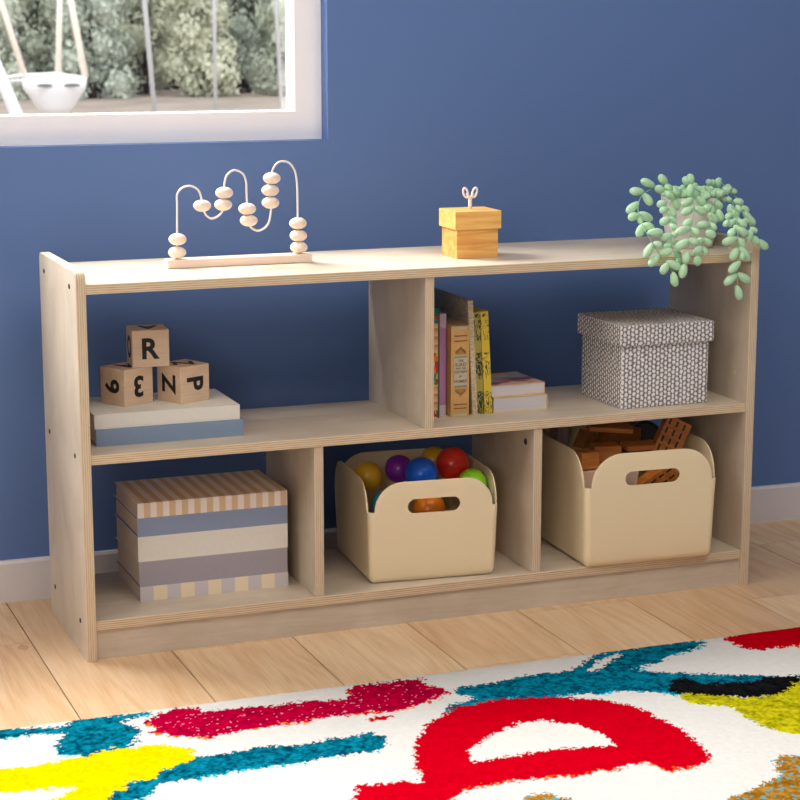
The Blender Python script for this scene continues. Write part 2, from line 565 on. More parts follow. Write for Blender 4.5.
# swing frame: three poles and a top rail
sf = thing('swing_frame', 'pale metal swing frame with thin upright poles outside the window', 'swing frame', (5.0, 17, -0.42))
for (xt, xb), nm in zip(((4.20, 4.415), (5.05, 5.035), (5.66, 5.78)), 'abc'):
    bm = bmesh.new()
    add_tube(bm, [(xb - 5.0, 0, 0.0), (xb + (xt - xb) * 0.5 - 5.0, 0, 1.55), (xt - 5.0, 0, 3.1)], 0.026 if nm == 'a' else 0.02, 10)
    obj('pole', bm, M['metal_pole'], sf, smooth=True)
bm = bmesh.new()
add_tube(bm, [(-3.6, 0, 3.1), (1.5, 0, 3.1)], 0.035, 10)
obj('top_rail', bm, M['metal_pole'], sf, smooth=True)

# toddler swing
sw = thing('toddler_swing', 'white bucket swing hanging on cream straps outside the window', 'swing', (2.95, 15, 0.15))
bm = bmesh.new()
L = [(0.10, 0.09, 0.0), (0.17, 0.14, 0.07), (0.25, 0.18, 0.19), (0.29, 0.2, 0.24), (0.30, 0.21, 0.34)]
rings = []
for (rx, ry, z) in L + [(0.27, 0.18, 0.34), (0.22, 0.15, 0.18), (0.10, 0.08, 0.04)]:
    rings.append([bm.verts.new((rx * math.cos(a * math.pi / 14), ry * math.sin(a * math.pi / 14), z)) for a in range(28)])
for A, B in zip(rings, rings[1:]):
    for q in range(28): bm.faces.new((A[q], A[(q + 1) % 28], B[(q + 1) % 28], B[q]))
bm.faces.new(rings[0][::-1]); bm.faces.new(rings[-1])
obj('bucket_seat', bm, M['swing_white'], sw, smooth=True)
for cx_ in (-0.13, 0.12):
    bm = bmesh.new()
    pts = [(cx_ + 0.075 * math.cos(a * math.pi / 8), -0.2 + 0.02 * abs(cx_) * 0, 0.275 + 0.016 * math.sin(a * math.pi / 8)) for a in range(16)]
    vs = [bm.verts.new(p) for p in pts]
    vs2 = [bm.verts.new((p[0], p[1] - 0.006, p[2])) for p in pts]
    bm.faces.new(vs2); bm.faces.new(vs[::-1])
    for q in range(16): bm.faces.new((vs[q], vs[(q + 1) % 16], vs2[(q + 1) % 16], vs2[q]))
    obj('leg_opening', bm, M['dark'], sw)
bm = bmesh.new()
add_tube(bm, [(-0.52, 0.02, 0.325), (-0.35, 0.0, 0.36), (0, -0.03, 0.375), (0.28, 0, 0.335), (0.28, 0.1, 0.33), (0, 0.14, 0.34), (-0.5, 0.12, 0.29)], 0.016, 8, True)
obj('seat_rim', bm, M['swing_white'], sw, smooth=True)
for a, b, rr in (((0.04, 0.02, 0.38), (0.145, 0.3, 1.2), 0.03), ((0.29, 0.02, 0.34), (0.21, 0.3, 1.2), 0.034), ((-0.27, 0.0, 0.35), (-0.50, 0.3, 1.35), 0.03), ((-0.47, 0.1, 0.32), (-0.5, 0.5, 1.35), 0.02)):
    bm = bmesh.new()
    a, b = Vector(a), Vector(b)
    top = a + (b - a) * (2.53 - a.z) / (b.z - a.z) if False else Vector((b.x + (b.x - a.x) * 0.1, 2.0, 2.53))
    add_tube(bm, [a, b, top], [rr, rr * .9, rr * .8], 8)
    obj('strap', bm, M['strap'], sw, smooth=True)
bm = bmesh.new()
add_tube(bm, [(2.0, 14, 1.25), (2.24, 14, 0.66), (2.41, 14, 0.22), (2.64, 14, -0.42)], 0.055, 12)
tag(obj('slanted_post', bm, M['swing_white'], smooth=True), 'thick white slanted post at the left edge, in front of the swing outside', 'post')

# ------------------------------------------------------------------ shelf unit
D, W, T = 0.278, 1.22, 0.016
ZT, ZM, ZB = 0.6107, 0.3381, 0.0654
XD, XA, XB = 0.5848, 0.3890, 0.7883
ZP = 0.631
DP = 0.294
shelf = thing('storage_shelf', 'low birch plywood storage shelf with five open compartments against the blue wall', 'shelf', (W / 2, D / 2, 0))


def off(bm_loc):
    return (bm_loc[0] - W / 2, bm_loc[1] - D / 2, bm_loc[2])


def panel(name, lo, hi, edge, face, parent=shelf):
    c = [(a + b) / 2 for a, b in zip(lo, hi)]
    h = [(b - a) / 2 for a, b in zip(lo, hi)]
    bm = box_bm([-a for a in h], h)
    bm.normal_update()
    for f in bm.faces:
        if abs(f.normal.y) > 0.5: f.material_index = 1
    return obj(name, bm, [M[face], M[edge]], parent, off(c), bevel=0.0012, seg=2)


def side_panel(x):
    bm = bmesh.new()
    r = 0.014
    prof = [(-D / 2, 0), (-D / 2, ZP - r)]
    for k in range(1, 7):
        a = k * math.pi / 12
        prof.append((-D / 2 + r - r * math.cos(a), ZP - r + r * math.sin(a)))
    for k in range(0, 7):
        a = math.pi / 2 - k * math.pi / 12
        prof.append((DP - D / 2 - r + r * math.cos(a), ZP - r + r * math.sin(a)))
    prof.append((DP - D / 2, 0))
    A = [bm.verts.new((-T / 2, y, z)) for y, z in prof]
    B = [bm.verts.new((T / 2, y, z)) for y, z in prof]
    bm.faces.new(A); bm.faces.new(B[::-1])
    n = len(prof)
    for i in range(n):
        f = bm.faces.new((A[i], A[(i + 1) % n], B[(i + 1) % n], B[i]))
        f.material_index = 1 if prof[i][0] < -D / 4 or True else 0
    return obj('side_panel', bm, [M['birch_z'], M['edge_x']], shelf, (x - W / 2, 0, 0), bevel=0.001)


side_panel(T / 2)
side_panel(W - T / 2)
panel('top_board', (T, 0.000, ZT - T), (W - T, DP - 0.002, ZT), 'edge_z', 'birch_x')
panel('middle_board', (T, 0.004, ZM - T), (W - T, D, ZM), 'edge_z', 'birch_x')
panel('bottom_board', (T, 0.005, ZB - T), (W - T, D, ZB), 'edge_z', 'birch_x')
panel('upper_divider', (XD, 0.004, ZM), (XD + T, D, ZT - T), 'edge_x', 'birch_z')
panel('lower_divider', (XA, 0.007, ZB), (XA + T, D, ZM - T), 'edge_x', 'birch_z')
panel('lower_divider', (XB, 0.007, ZB), (XB + T, D, ZM - T), 'edge_x', 'birch_z')
kb = box_bm((-W / 2 + T, -0.008, 0), (W / 2 - T, 0.008, ZB - T))
obj('kickboard', kb, M['birch_x'], shelf, (0, 0.018 - D / 2, 0))
for (y, z) in ((0.251, 0.603), (0.047, 0.603), (0.251, 0.330), (0.045, 0.331), (0.250, 0.0575), (0.045, 0.0575)):
    bm = bmesh.new()
    add_lathe(bm, [(0, 0), (0.0042, 0), (0.0042, 0.0011), (0.0026, 0.0011), (0.0022, -0.0005), (0, -0.0005)], 16)
    obj('screw', bm, M['screw'], shelf, (-W / 2 - 0.0001, y - D / 2, z), (0, -math.pi / 2, 0))
for (y, z) in ((0.045, 0.387), (0.047, 0.203), (0.045, 0.104)):
    bm = bmesh.new()
    add_lathe(bm, [(0, 0), (0.0042, 0), (0.0036, 0.0012), (0, 0.0014)], 16)
    obj('plug', bm, M['plug'], shelf, (W / 2 - T + 0.0001, y - D / 2, z), (0, -math.pi / 2, 0))
bm = bmesh.new()
add_lathe(bm, [(0, 0), (0.0058, 0), (0.0052, 0.0012), (0.003, 0.0012), (0.002, 0.0002), (0, 0.0002)], 16)
obj('screw', bm, M['screw'], shelf, (XB - W / 2 - 0.0001, 0.041 - D / 2, 0.293), (0, -math.pi / 2, 0))

# ------------------------------------------------------------------ bead maze on top
WIRE = [[0.2021, 0.6369], [0.2041, 0.7314], [0.2115, 0.7416], [0.2259, 0.7453], [0.2402, 0.7379], [0.2454, 0.7231], [0.247, 0.7118], [0.251, 0.6983], [0.2575, 0.6918], [0.2647, 0.6901], [0.2739, 0.694], [0.2813, 0.7026], [0.2822, 0.7121], [0.2844, 0.7324], [0.285, 0.7464], [0.2896, 0.761], [0.3025, 0.7687], [0.3171, 0.7623], [0.3224, 0.7488], [0.3236, 0.704], [0.3259, 0.6844], [0.3298, 0.6725], [0.3434, 0.6667], [0.3565, 0.6733], [0.3622, 0.6838], [0.3654, 0.7033], [0.3644, 0.7129], [0.3639, 0.7335], [0.3668, 0.7536], [0.3688, 0.7669], [0.3763, 0.778], [0.3868, 0.7813], [0.3987, 0.7778], [0.4079, 0.7641], [0.4111, 0.7463], [0.412, 0.7285], [0.412, 0.6856], [0.4133, 0.6245]]
BEAD = [[0.2032, 0.6579], [0.202, 0.6362], [0.2462, 0.7118], [0.2844, 0.732], [0.2822, 0.7121], [0.3236, 0.704], [0.3259, 0.6844], [0.3671, 0.7536], [0.3643, 0.7335], [0.3644, 0.7129], [0.4123, 0.6766], [0.4128, 0.6558], [0.4134, 0.636]]
mz = thing('bead_maze', 'pale wooden bead maze with a looping cream wire, on top of the shelf', 'toy', (0.31, 0.152, ZT))
obj('base', box_bm((-0.127, -0.011, 0), (0.124, 0.014, 0.0145)), M['maze'], mz, bevel=0.0015)
wpts = [(x - 0.31, 0, z - ZT) for x, z in WIRE]
wpts[-1] = (wpts[-1][0], 0, 0.013); wpts.insert(0, (wpts[0][0], 0, 0.013))
fine = [wpts[0]]
for a, b in zip(wpts, wpts[1:]):
    m_ = max(1, int((Vector(b) - Vector(a)).length / 0.012))
    fine += [tuple(Vector(a).lerp(Vector(b), q / m_)) for q in range(1, m_ + 1)]
bm = bmesh.new()
add_tube(bm, spline(fine, 3), 0.0017, 10)
obj('wire', bm, M['wire'], mz, smooth=True)
for i, (x, z) in enumerate(BEAD):
    bm = bmesh.new()
    add_lathe(bm, [(0, -0.0094), (0.003, -0.0095)] + [(0.0148 * math.cos(a), 0.0100 * math.sin(a)) for a in [(-70 + 10 * k) * math.pi / 180 for k in range(15)]] + [(0.003, 0.0095), (0, 0.0094)], 24)
    obj('bead', bm, M['bead'], mz, (x - 0.31, 0, z - ZT), smooth=True)

# ------------------------------------------------------------------ wooden box with key on top
wx = thing('music_box', 'golden pine box with an overhanging lid and ivory wind-up key, on top of the shelf', 'wooden box', (0.7185, 0.131, ZT), math.radians(-1.5))
obj('box_body', box_bm((-0.0382, -0.036, 0), (0.0382, 0.036, 0.052)), M['pine'], wx, bevel=0.0008)
obj('lid', box_bm((-0.0425, -0.0395, 0.050), (0.0425, 0.0395, 0.081)), M['pine_lid'], wx, bevel=0.0008)
bm = bmesh.new()
add_tube(bm, [(0, 0, 0.080), (0, 0, 0.100)], 0.0032, 12)
for s in (-1, 1):
    pts = []
    for k in range(16):
        a = 2 * math.pi * k / 16
        u, v = 0.0040 * math.cos(a), 0.0085 * math.sin(a)
        th = -s * 0.30
        pts.append((s * 0.0084 + u * math.cos(th) - v * math.sin(th), 0, 0.1095 + u * math.sin(th) + v * math.cos(th)))
    add_tube(bm, pts, 0.0019, 8, True)
    add_tube(bm, [(0, 0, 0.098), (s * 0.003, 0, 0.1035), (s * 0.0065, 0, 0.1085)], [0.0032, 0.0024, 0.0016], 8)
obj('key', bm, M['key'], wx, smooth=True)

# ------------------------------------------------------------------ trailing plant
PLANT = [[[[1.0988, 0.0831, 0.7085], [1.0967, 0.1, 0.716], [1.0835, 0.1, 0.7242], [1.0675, 0.1, 0.7233], [1.0516, 0.1, 0.7174], [1.0288, 0.0831, 0.7106], [1.009, 0.0595, 0.701], [0.9899, 0.0257, 0.6872], [0.9757, -0.0147, 0.6709], [0.9757, -0.035, 0.6551], [0.9889, -0.035, 0.6347], [1.005, -0.035, 0.6135], [1.0211, -0.035, 0.5955], [1.0284, -0.035, 0.5866]], [[1.0855, 0.1, 0.7263, 1.0681, 0.0964, 0.7426], [1.0615, 0.1, 0.7235, 1.0333, 0.0994, 0.7349], [1.0787, 0.0966, 0.7151, 1.0597, 0.0943, 0.7211], [1.093, 0.0933, 0.7131, 1.079, 0.0933, 0.7259], [1.0369, 0.0932, 0.7148, 1.0084, 0.0935, 0.7174], [1.0325, 0.0878, 0.7126, 1.0469, 0.0825, 0.6921], [1.0079, 0.0581, 0.7004, 0.9813, 0.0523, 0.6844], [0.9897, 0.0224, 0.6858, 1.0171, 0.0247, 0.6725], [0.985, 0.0156, 0.6831, 0.9643, 0.0122, 0.6783], [0.9836, 0.0122, 0.6818, 0.9875, 0.0086, 0.6675], [0.9758, -0.0161, 0.6703, 0.9708, -0.0121, 0.6475], [0.9769, -0.0161, 0.6703, 0.9977, -0.0174, 0.6617], [0.976, -0.035, 0.6575, 1.0065, -0.0326, 0.6571], [0.9869, -0.035, 0.64, 0.9715, -0.0362, 0.6157], [0.9869, -0.035, 0.6389, 1.0046, -0.0346, 0.6341], [0.999, -0.035, 0.6206, 1.0223, -0.0395, 0.6253], [0.9998, -0.035, 0.6189, 0.9809, -0.0347, 0.6001], [1.0169, -0.035, 0.6044, 1.0066, -0.0323, 0.5848], [1.0137, -0.035, 0.6069, 1.0441, -0.0358, 0.5929], [1.0275, -0.035, 0.5883, 1.0338, -0.0336, 0.5622]]], [[[1.1337, 0.088, 0.7159], [1.1237, 0.0664, 0.7066], [1.1008, 0.0272, 0.6903], [1.0756, -0.0133, 0.674], [1.0542, -0.047, 0.6609], [1.0517, -0.047, 0.6438], [1.0465, -0.047, 0.6234], [1.0422, -0.047, 0.6029]], [[1.1161, 0.0576, 0.703, 1.0911, 0.054, 0.6925], [1.1266, 0.0644, 0.7056, 1.1443, 0.0638, 0.6884], [1.1, 0.0272, 0.6903, 1.0752, 0.0249, 0.6809], [1.1028, 0.0286, 0.6908, 1.1252, 0.0286, 0.6795], [1.0752, -0.0119, 0.6746, 1.0593, -0.0116, 0.6623], [1.0561, -0.0416, 0.663, 1.0242, -0.0469, 0.6569], [1.0549, -0.0436, 0.6622, 1.0687, -0.0495, 0.653], [1.0509, -0.047, 0.6438, 1.0252, -0.0446, 0.6292], [1.0497, -0.047, 0.6446, 1.0664, -0.0504, 0.6367], [1.0485, -0.047, 0.624, 1.0412, -0.0507, 0.6041], [1.0445, -0.047, 0.6028, 1.039, -0.043, 0.5777], [1.1282, 0.0745, 0.71, 1.129, 0.0732, 0.7023], [1.1233, 0.088, 0.7233, 1.114, 0.0904, 0.7393], [1.1273, 0.088, 0.7232, 1.1247, 0.0868, 0.7446], [1.1125, 0.0644, 0.706, 1.1152, 0.0648, 0.7282]]], [[[1.103, 0.083, 0.703], [1.0814, 0.0729, 0.6993], [1.059, 0.0425, 0.6868], [1.0448, 0.0088, 0.673], [1.0329, -0.0183, 0.6622], [1.0275, -0.025, 0.6425], [1.0302, -0.025, 0.6285], [1.0397, -0.025, 0.6143], [1.045, -0.025, 0.6072]], [[1.07, 0.0682, 0.6976, 1.0483, 0.0645, 0.693], [1.0597, 0.0459, 0.6883, 1.0428, 0.0453, 0.6843], [1.0607, 0.0492, 0.6897, 1.0751, 0.0469, 0.6725], [1.0457, 0.0155, 0.6758, 1.0279, 0.0155, 0.6653], [1.0445, 0.0155, 0.6759, 1.0587, 0.0158, 0.6666], [1.0337, -0.0081, 0.6664, 1.0454, -0.0135, 0.6596], [1.0276, -0.025, 0.6517, 1.0056, -0.0309, 0.6446], [1.028, -0.025, 0.651, 1.0406, -0.0226, 0.65], [1.0284, -0.025, 0.6372, 1.014, -0.0284, 0.6289], [1.0292, -0.025, 0.6355, 1.0388, -0.0287, 0.6396], [1.0335, -0.025, 0.6232, 1.0478, -0.021, 0.6111], [1.0428, -0.025, 0.6125, 1.0441, -0.0263, 0.5987], [1.0884, 0.0844, 0.7041, 1.1025, 0.0867, 0.6832], [1.0909, 0.083, 0.7034, 1.0719, 0.0818, 0.7129], [1.1066, 0.0897, 0.7059, 1.0912, 0.0901, 0.717]]], [[[1.1579, 0.0871, 0.7063], [1.1586, 0.0703, 0.6988], [1.1424, 0.0365, 0.6846], [1.1205, 0.0027, 0.6709], [1.0994, -0.0242, 0.6604], [1.0902, -0.031, 0.6441], [1.0847, -0.031, 0.6304], [1.0783, -0.031, 0.6134]], [[1.1555, 0.0756, 0.7013, 1.1669, 0.072, 0.6884], [1.1493, 0.0486, 0.6896, 1.1302, 0.0481, 0.6832], [1.1492, 0.0513, 0.6908, 1.1524, 0.049, 0.6753], [1.1648, 0.0669, 0.6971, 1.1789, 0.0669, 0.6824], [1.1267, 0.0244, 0.6799, 1.1463, 0.0246, 0.6637], [1.1094, -0.0121, 0.665, 1.0835, -0.0174, 0.6637], [1.1097, -0.0094, 0.6662, 1.1214, -0.0153, 0.6545], [1.0918, -0.031, 0.6544, 1.1116, -0.0286, 0.6458], [1.089, -0.031, 0.6424, 1.1005, -0.0344, 0.6319], [1.0891, -0.031, 0.6413, 1.0737, -0.0347, 0.6382], [1.0856, -0.031, 0.6287, 1.071, -0.027, 0.615], [1.0856, -0.031, 0.6276, 1.0955, -0.0323, 0.6156], [1.0774, -0.031, 0.6141, 1.0786, -0.0286, 0.5957], [1.1545, 0.0379, 0.6847, 1.1619, 0.0366, 0.6627]]], [[[1.1798, 0.0899, 0.709], [1.1982, 0.0932, 0.7099], [1.1989, 0.073, 0.7008], [1.1885, 0.0393, 0.6863], [1.1691, -0.0012, 0.6695], [1.1531, -0.035, 0.6455], [1.1539, -0.035, 0.6246], [1.155, -0.035, 0.5966], [1.1547, -0.035, 0.5756], [1.1566, -0.035, 0.5579]], [[1.2184, 0.1, 0.7167, 1.2001, 0.0964, 0.7089], [1.2144, 0.1, 0.7125, 1.2288, 0.0994, 0.7067], [1.1907, 0.073, 0.7011, 1.2019, 0.0707, 0.6945], [1.2005, 0.0629, 0.6963, 1.2204, 0.0629, 0.691], [1.1865, 0.0514, 0.6917, 1.1898, 0.0517, 0.6737], [1.1964, 0.0474, 0.6896, 1.2052, 0.042, 0.6766], [1.1711, 0.0177, 0.6775, 1.1566, 0.0118, 0.6715], [1.1663, -0.0013, 0.6696, 1.154, 0.0011, 0.6593], [1.1723, -0.0013, 0.6694, 1.1877, -0.0047, 0.6558], [1.1499, -0.0316, 0.6575, 1.135, -0.0353, 0.6455], [1.1539, -0.0316, 0.6573, 1.1775, -0.0277, 0.6452], [1.1525, -0.035, 0.6414, 1.1218, -0.0363, 0.6337], [1.1533, -0.035, 0.6413, 1.1682, -0.0326, 0.6237], [1.1547, -0.035, 0.6245, 1.1405, -0.0362, 0.6036], [1.157, -0.035, 0.6279, 1.1783, -0.0346, 0.6008], [1.1597, -0.035, 0.6006, 1.1354, -0.0395, 0.5822], [1.1546, -0.035, 0.5784, 1.1295, -0.0347, 0.5609], [1.1557, -0.035, 0.579, 1.1821, -0.0323, 0.5634], [1.1537, -0.035, 0.5587, 1.1623, -0.0358, 0.5324], [1.1797, 0.0325, 0.6836, 1.1933, 0.0339, 0.6689], [1.1525, -0.0215, 0.6616, 1.1653, -0.0208, 0.6523], [1.1621, -0.035, 0.619, 1.1615, -0.0404, 0.6039], [1.1542, -0.0013, 0.6701, 1.1456, 0.0003, 0.658]]], [[[1.193, 0.12, 0.7151], [1.2093, 0.12, 0.7219], [1.2266, 0.1132, 0.7074], [1.2199, 0.0694, 0.6879], [1.2105, 0.0322, 0.672], [1.1949, -0.0082, 0.6552], [1.1975, -0.015, 0.64], [1.2067, -0.015, 0.6326]], [[1.2139, 0.0626, 0.6851, 1.2306, 0.059, 0.6752], [1.2108, 0.0377, 0.6743, 1.2302, 0.0371, 0.6537], [1.2055, 0.0201, 0.6669, 1.1902, 0.0178, 0.6581], [1.2095, 0.0424, 0.6764, 1.2239, 0.0424, 0.6663], [1.1921, -0.0096, 0.6548, 1.2067, -0.0093, 0.6471], [1.1909, -0.015, 0.6525, 1.1824, -0.0203, 0.6341], [1.1966, -0.015, 0.6418, 1.2026, -0.0209, 0.6263], [1.205, -0.015, 0.6337, 1.2275, -0.0126, 0.6174], [1.2214, 0.0863, 0.6954, 1.2322, 0.0828, 0.6845], [1.2137, 0.12, 0.7145, 1.226, 0.1163, 0.718], [1.1967, 0.12, 0.7265, 1.2093, 0.124, 0.7295], [1.203, 0.12, 0.7256, 1.2013, 0.1187, 0.715], [1.1923, 0.0255, 0.6697, 1.1799, 0.0279, 0.6611]]], [[[1.1292, 0.0863, 0.6983], [1.1363, 0.1065, 0.7071], [1.156, 0.12, 0.7126], [1.1725, 0.12, 0.7121], [1.1846, 0.12, 0.719], [1.197, 0.12, 0.7186]], [[1.1361, 0.1099, 0.7087, 1.1222, 0.1063, 0.6969], [1.1318, 0.1132, 0.7103, 1.1053, 0.1127, 0.704], [1.1196, 0.1132, 0.7107, 1.1263, 0.1109, 0.716], [1.154, 0.12, 0.7127, 1.1704, 0.12, 0.714], [1.1605, 0.1132, 0.7094, 1.173, 0.1135, 0.7072], [1.1525, 0.1099, 0.7082, 1.145, 0.1045, 0.7178], [1.1854, 0.12, 0.7189, 1.1767, 0.1141, 0.7304], [1.1896, 0.12, 0.7181, 1.1922, 0.1224, 0.7301], [1.2013, 0.12, 0.7149, 1.2008, 0.1166, 0.7314], [1.1849, 0.12, 0.7117, 1.1706, 0.1163, 0.7053], [1.1893, 0.1132, 0.7085, 1.2043, 0.1172, 0.7023], [1.1993, 0.12, 0.7131, 1.197, 0.1187, 0.6988], [1.2097, 0.12, 0.711, 1.2255, 0.1224, 0.7158], [1.1923, 0.093, 0.6993, 1.2041, 0.0918, 0.6937], [1.153, 0.0997, 0.7036, 1.1657, 0.1001, 0.6978], [1.1764, 0.12, 0.7192, 1.1824, 0.1155, 0.7086], [1.2041, 0.1065, 0.705, 1.1902, 0.1068, 0.6946], [1.1123, 0.0997, 0.7049, 1.106, 0.1024, 0.6941]]]]
px_, py_ = 1.145, 0.118
pt = thing('trailing_succulent', 'trailing green succulent in a pinkish clay pot at the right end of the shelf top', 'plant', (px_, py_, ZT))
bm = bmesh.new()
add_lathe(bm, [(0, 0), (0.040, 0), (0.042, 0.002), (0.0535, 0.088), (0.0530, 0.091), (0.0500, 0.091), (0.048, 0.080), (0, 0.078)], 48)
obj('pot', bm, M['pot'], pt, smooth=True)
bm = bmesh.new()
add_lathe(bm, [(0, 0.085), (0.03, 0.084), (0.0465, 0.081), (0.046, 0.079), (0, 0.079)], 32)
obj('soil', bm, M['soil'], pt, smooth=True)
rn = random.Random(4)
for sp_, lv in PLANT:
    bm = bmesh.new()
    P = [Vector(p) - Vector((px_, py_, ZT)) for p in sp_]
    for a, b, c, d, e, f in lv:
        q0 = Vector((a, b, c)) - Vector((px_, py_, ZT))
        q1 = Vector((d, e, f)) - Vector((px_, py_, ZT))
        ax = q1 - q0
        ln = max(ax.length, 0.009)
        wd = min(max(ln * 0.74, 0.0098), 0.0148)
        add_ellipsoid(bm, (q0 + q1) / 2, ax, ln * 1.02, wd, 12, 10, 0.16)
    lf = obj('leafy_strand', bm, M['leaf'], pt, smooth=True)
    root = Vector((P[0].x * 0.4, P[0].y * 0.4, 0.083))
    bm = bmesh.new()
    add_tube(bm, spline([root] + P, 5), 0.0008, 6)
    obj('stem', bm, M['stem'], lf, smooth=True)
# short shoots filling the crown of the pot
bm = bmesh.new()
for k in range(140):
    a = rn.uniform(0, 2 * math.pi); r = 0.053 * math.sqrt(rn.random())
    c = Vector((r * math.cos(a) + 0.003, r * math.sin(a), 0.092 + rn.uniform(0, 0.016) * (1 - r / 0.075)))
    ax = Vector((math.cos(a), math.sin(a), rn.uniform(0.1, 1.5)))
    add_ellipsoid(bm, c, ax, rn.uniform(0.015, 0.021), rn.uniform(0.011, 0.0135), 10, 8, 0.16)
obj('leafy_crown', bm, M['leaf'], pt, smooth=True)


# ------------------------------------------------------------------ books
def make_book(name, label, T_, H, Dp, mode, cover, page, loc, rz=0, lean=0, board=0.0022, inset=0.003, group=None, curve=0.0):
    """T_ thickness, H height along the spine, Dp from spine to fore edge.
    upright: spine to the front; flat: lying, spine to the front; side: lying, spine to the right"""
    if mode == 'upright': f = lambda t_, h, d: (t_, d, h)
    elif mode == 'flat': f = lambda t_, h, d: (h, d, t_)
    else: f = lambda t_, h, d: (Dp - d, h, t_)
    r = thing(name, label, 'book', loc, rz, group)
    if lean: r.rotation_euler = (0, lean, rz)
    bm = bmesh.new()

    def bx(a, b):
        pts = [f(*a), f(*b)]
        lo = [min(p[i] for p in pts) for i in range(3)]
        hi = [max(p[i] for p in pts) for i in range(3)]
        add_box(bm, lo, hi)
    # two boards and a slightly rounded spine
    bx((0, 0, board * 0.5), (board, H, Dp))
    bx((T_ - board, 0, board * 0.5), (T_, H, Dp))
    n = 6
    rows = []
    for k in range(n + 1):
        u = k / n
        bl = curve * math.sin(math.pi * u)
        o_, i_ = (T_ * u, -bl), (T_ * u, board - bl * 0.9)
        rows.append([bm.verts.new(f(*q)) for q in ((o_[0], 0, o_[1]), (i_[0], 0, i_[1]), (i_[0], H, i_[1]), (o_[0], H, o_[1]))])
    for A, B in zip(rows, rows[1:]):
        for q in range(4): bm.faces.new((A[q], A[(q + 1) % 4], B[(q + 1) % 4], B[q]))
    bm.faces.new(rows[0]); bm.faces.new(rows[-1][::-1])
    obj('cover', bm, cover, r)
    pb = box_bm((0, 0, 0), (1, 1, 1)); pb.clear()
    a = f(board, inset, board * 0.9 - curve * 0.3); b = f(T_ - board, H - inset, Dp - inset)
    lo = [min(a[i], b[i]) for i in range(3)]; hi = [max(a[i], b[i]) for i in range(3)]
    add_box(pb, lo, hi)
    obj('pages', pb, page, r)
    return r


# two big books lying in the upper left compartment
make_book('book', 'dusty blue book lying flat in the upper left compartment, under a cream one', 0.028, 0.246, 0.16, 'flat', M['blue_cloth'], M['pages_tan'], (0.039, 0.064, ZM))
make_book('book', 'cream book lying on the blue one, with the lettered blocks on top', 0.0245, 0.243, 0.150, 'flat', M['white_cloth'], M['pages_white'], (0.037, 0.066, ZM + 0.028), inset=0.0015)
Z2 = ZM + 0.0525

# five books stacked in the lower left compartment
zs = ZB
for th, dx, cov, lab, hh in (
        (0.0252, 0.000, 'stripe_wide', 'book with wide lilac and cream stripes, lowest of the five-book stack', 0.257),
        (0.0430, -0.001, 'grey_cloth', 'thick mauve grey book, second from the bottom of the five-book stack', 0.257),
        (0.0425, -0.002, 'white_cloth', 'thick cream book in the middle of the five-book stack', 0.259),
        (0.0318, -0.002, 'slate_cloth', 'slate blue book just beneath the tan striped top book of the stack', 0.259),
        (0.0252, -0.001, 'stripe_fine', 'book with narrow tan and white stripes, topmost of the five-book stack', 0.258)):
    make_book('book', lab, th, hh, 0.166, 'flat', M[cov], M['pages_tan'], (0.109 + dx, 0.084, zs), inset=0.0022, board=0.0015)
    zs += th

# upright books in the upper right compartment
t = NT('patchwork_spine')
v = t.coord('Object', (1, 1, 0.75))
vr = t.n('TexVoronoi', {'Vector': v, 'Scale': 160.0})
s = t.n('SeparateColor', {0: vr.outputs['Color']})
pat = t.ramp(s.outputs[0], [(0.0, srgb(205, 50, 30)), (0.28, srgb(238, 200, 60)), (0.5, srgb(30, 140, 130)), (0.7, srgb(240, 120, 40)), (0.9, srgb(245, 225, 190))])
nd = [x for x in t.t.nodes if x.type == 'VALTORGB'][-1]; nd.color_ramp.interpolation = 'CONSTANT'
sz = t.n('SeparateXYZ', {0: t.n('TexCoord').outputs['Object']}).outputs[2]
pan = t.mix(t.math('FRACT', t.math('MULTIPLY', sz, 70.0)), srgb(240, 208, 160), srgb(226, 120, 60))
mid = t.math('MULTIPLY', t.math('GREATER_THAN', sz, 0.115), t.math('LESS_THAN', sz, 0.165))
c = t.mix(mid, pat, pan)
c = t.mix(t.math('GREATER_THAN', sz, 0.178), c, srgb(20, 110, 90))
low = t.math('MULTIPLY', t.math('GREATER_THAN', sz, 0.012), t.math('LESS_THAN', sz, 0.055))
c = t.mix(low, c, pan)
m_red = t.fin(c, 0.45)
make_book('book', 'slim book with a red, teal and yellow patchwork spine, beside the divider', 0.024, 0.192, 0.150, 'upright', m_red, M['pages_x'], (0.618, 0.083, ZM), curve=0.001)
bk = [o for o in COL.objects if o.parent and o.parent.name.startswith('book') and o.name.startswith('cover')][-1]
obj('spine_edge', box_bm((0.0218, -0.0012, 0.0), (0.0245, 0.0018, 0.192)), plain('dark_green_edge', srgb(52, 92, 62), 0.5), bk)

t = NT('purple_spine')
sz = t.n('SeparateXYZ', {0: t.n('TexCoord').outputs['Object']}).outputs[2]
n = t.noise(t.coord('Object'), 180, 3)
e1 = t.math('GREATER_THAN', t.math('ADD', sz, t.math('MULTIPLY', n, 0.02)), 0.163)
e2 = t.math('LESS_THAN', sz, 0.019)
c = t.mix(t.math('MULTIPLY', e1, 0.6), srgb(186, 132, 178), srgb(232, 210, 222))
c = t.mix(e2, c, srgb(214, 200, 206))
m_pur = t.fin(c, 0.45)
make_book('book', 'slim lilac purple book standing between the patchwork spine and the old tan one', 0.0125, 0.179, 0.125, 'upright', m_pur, M['pages_x'], (0.6485, 0.097, ZM), curve=0.001)

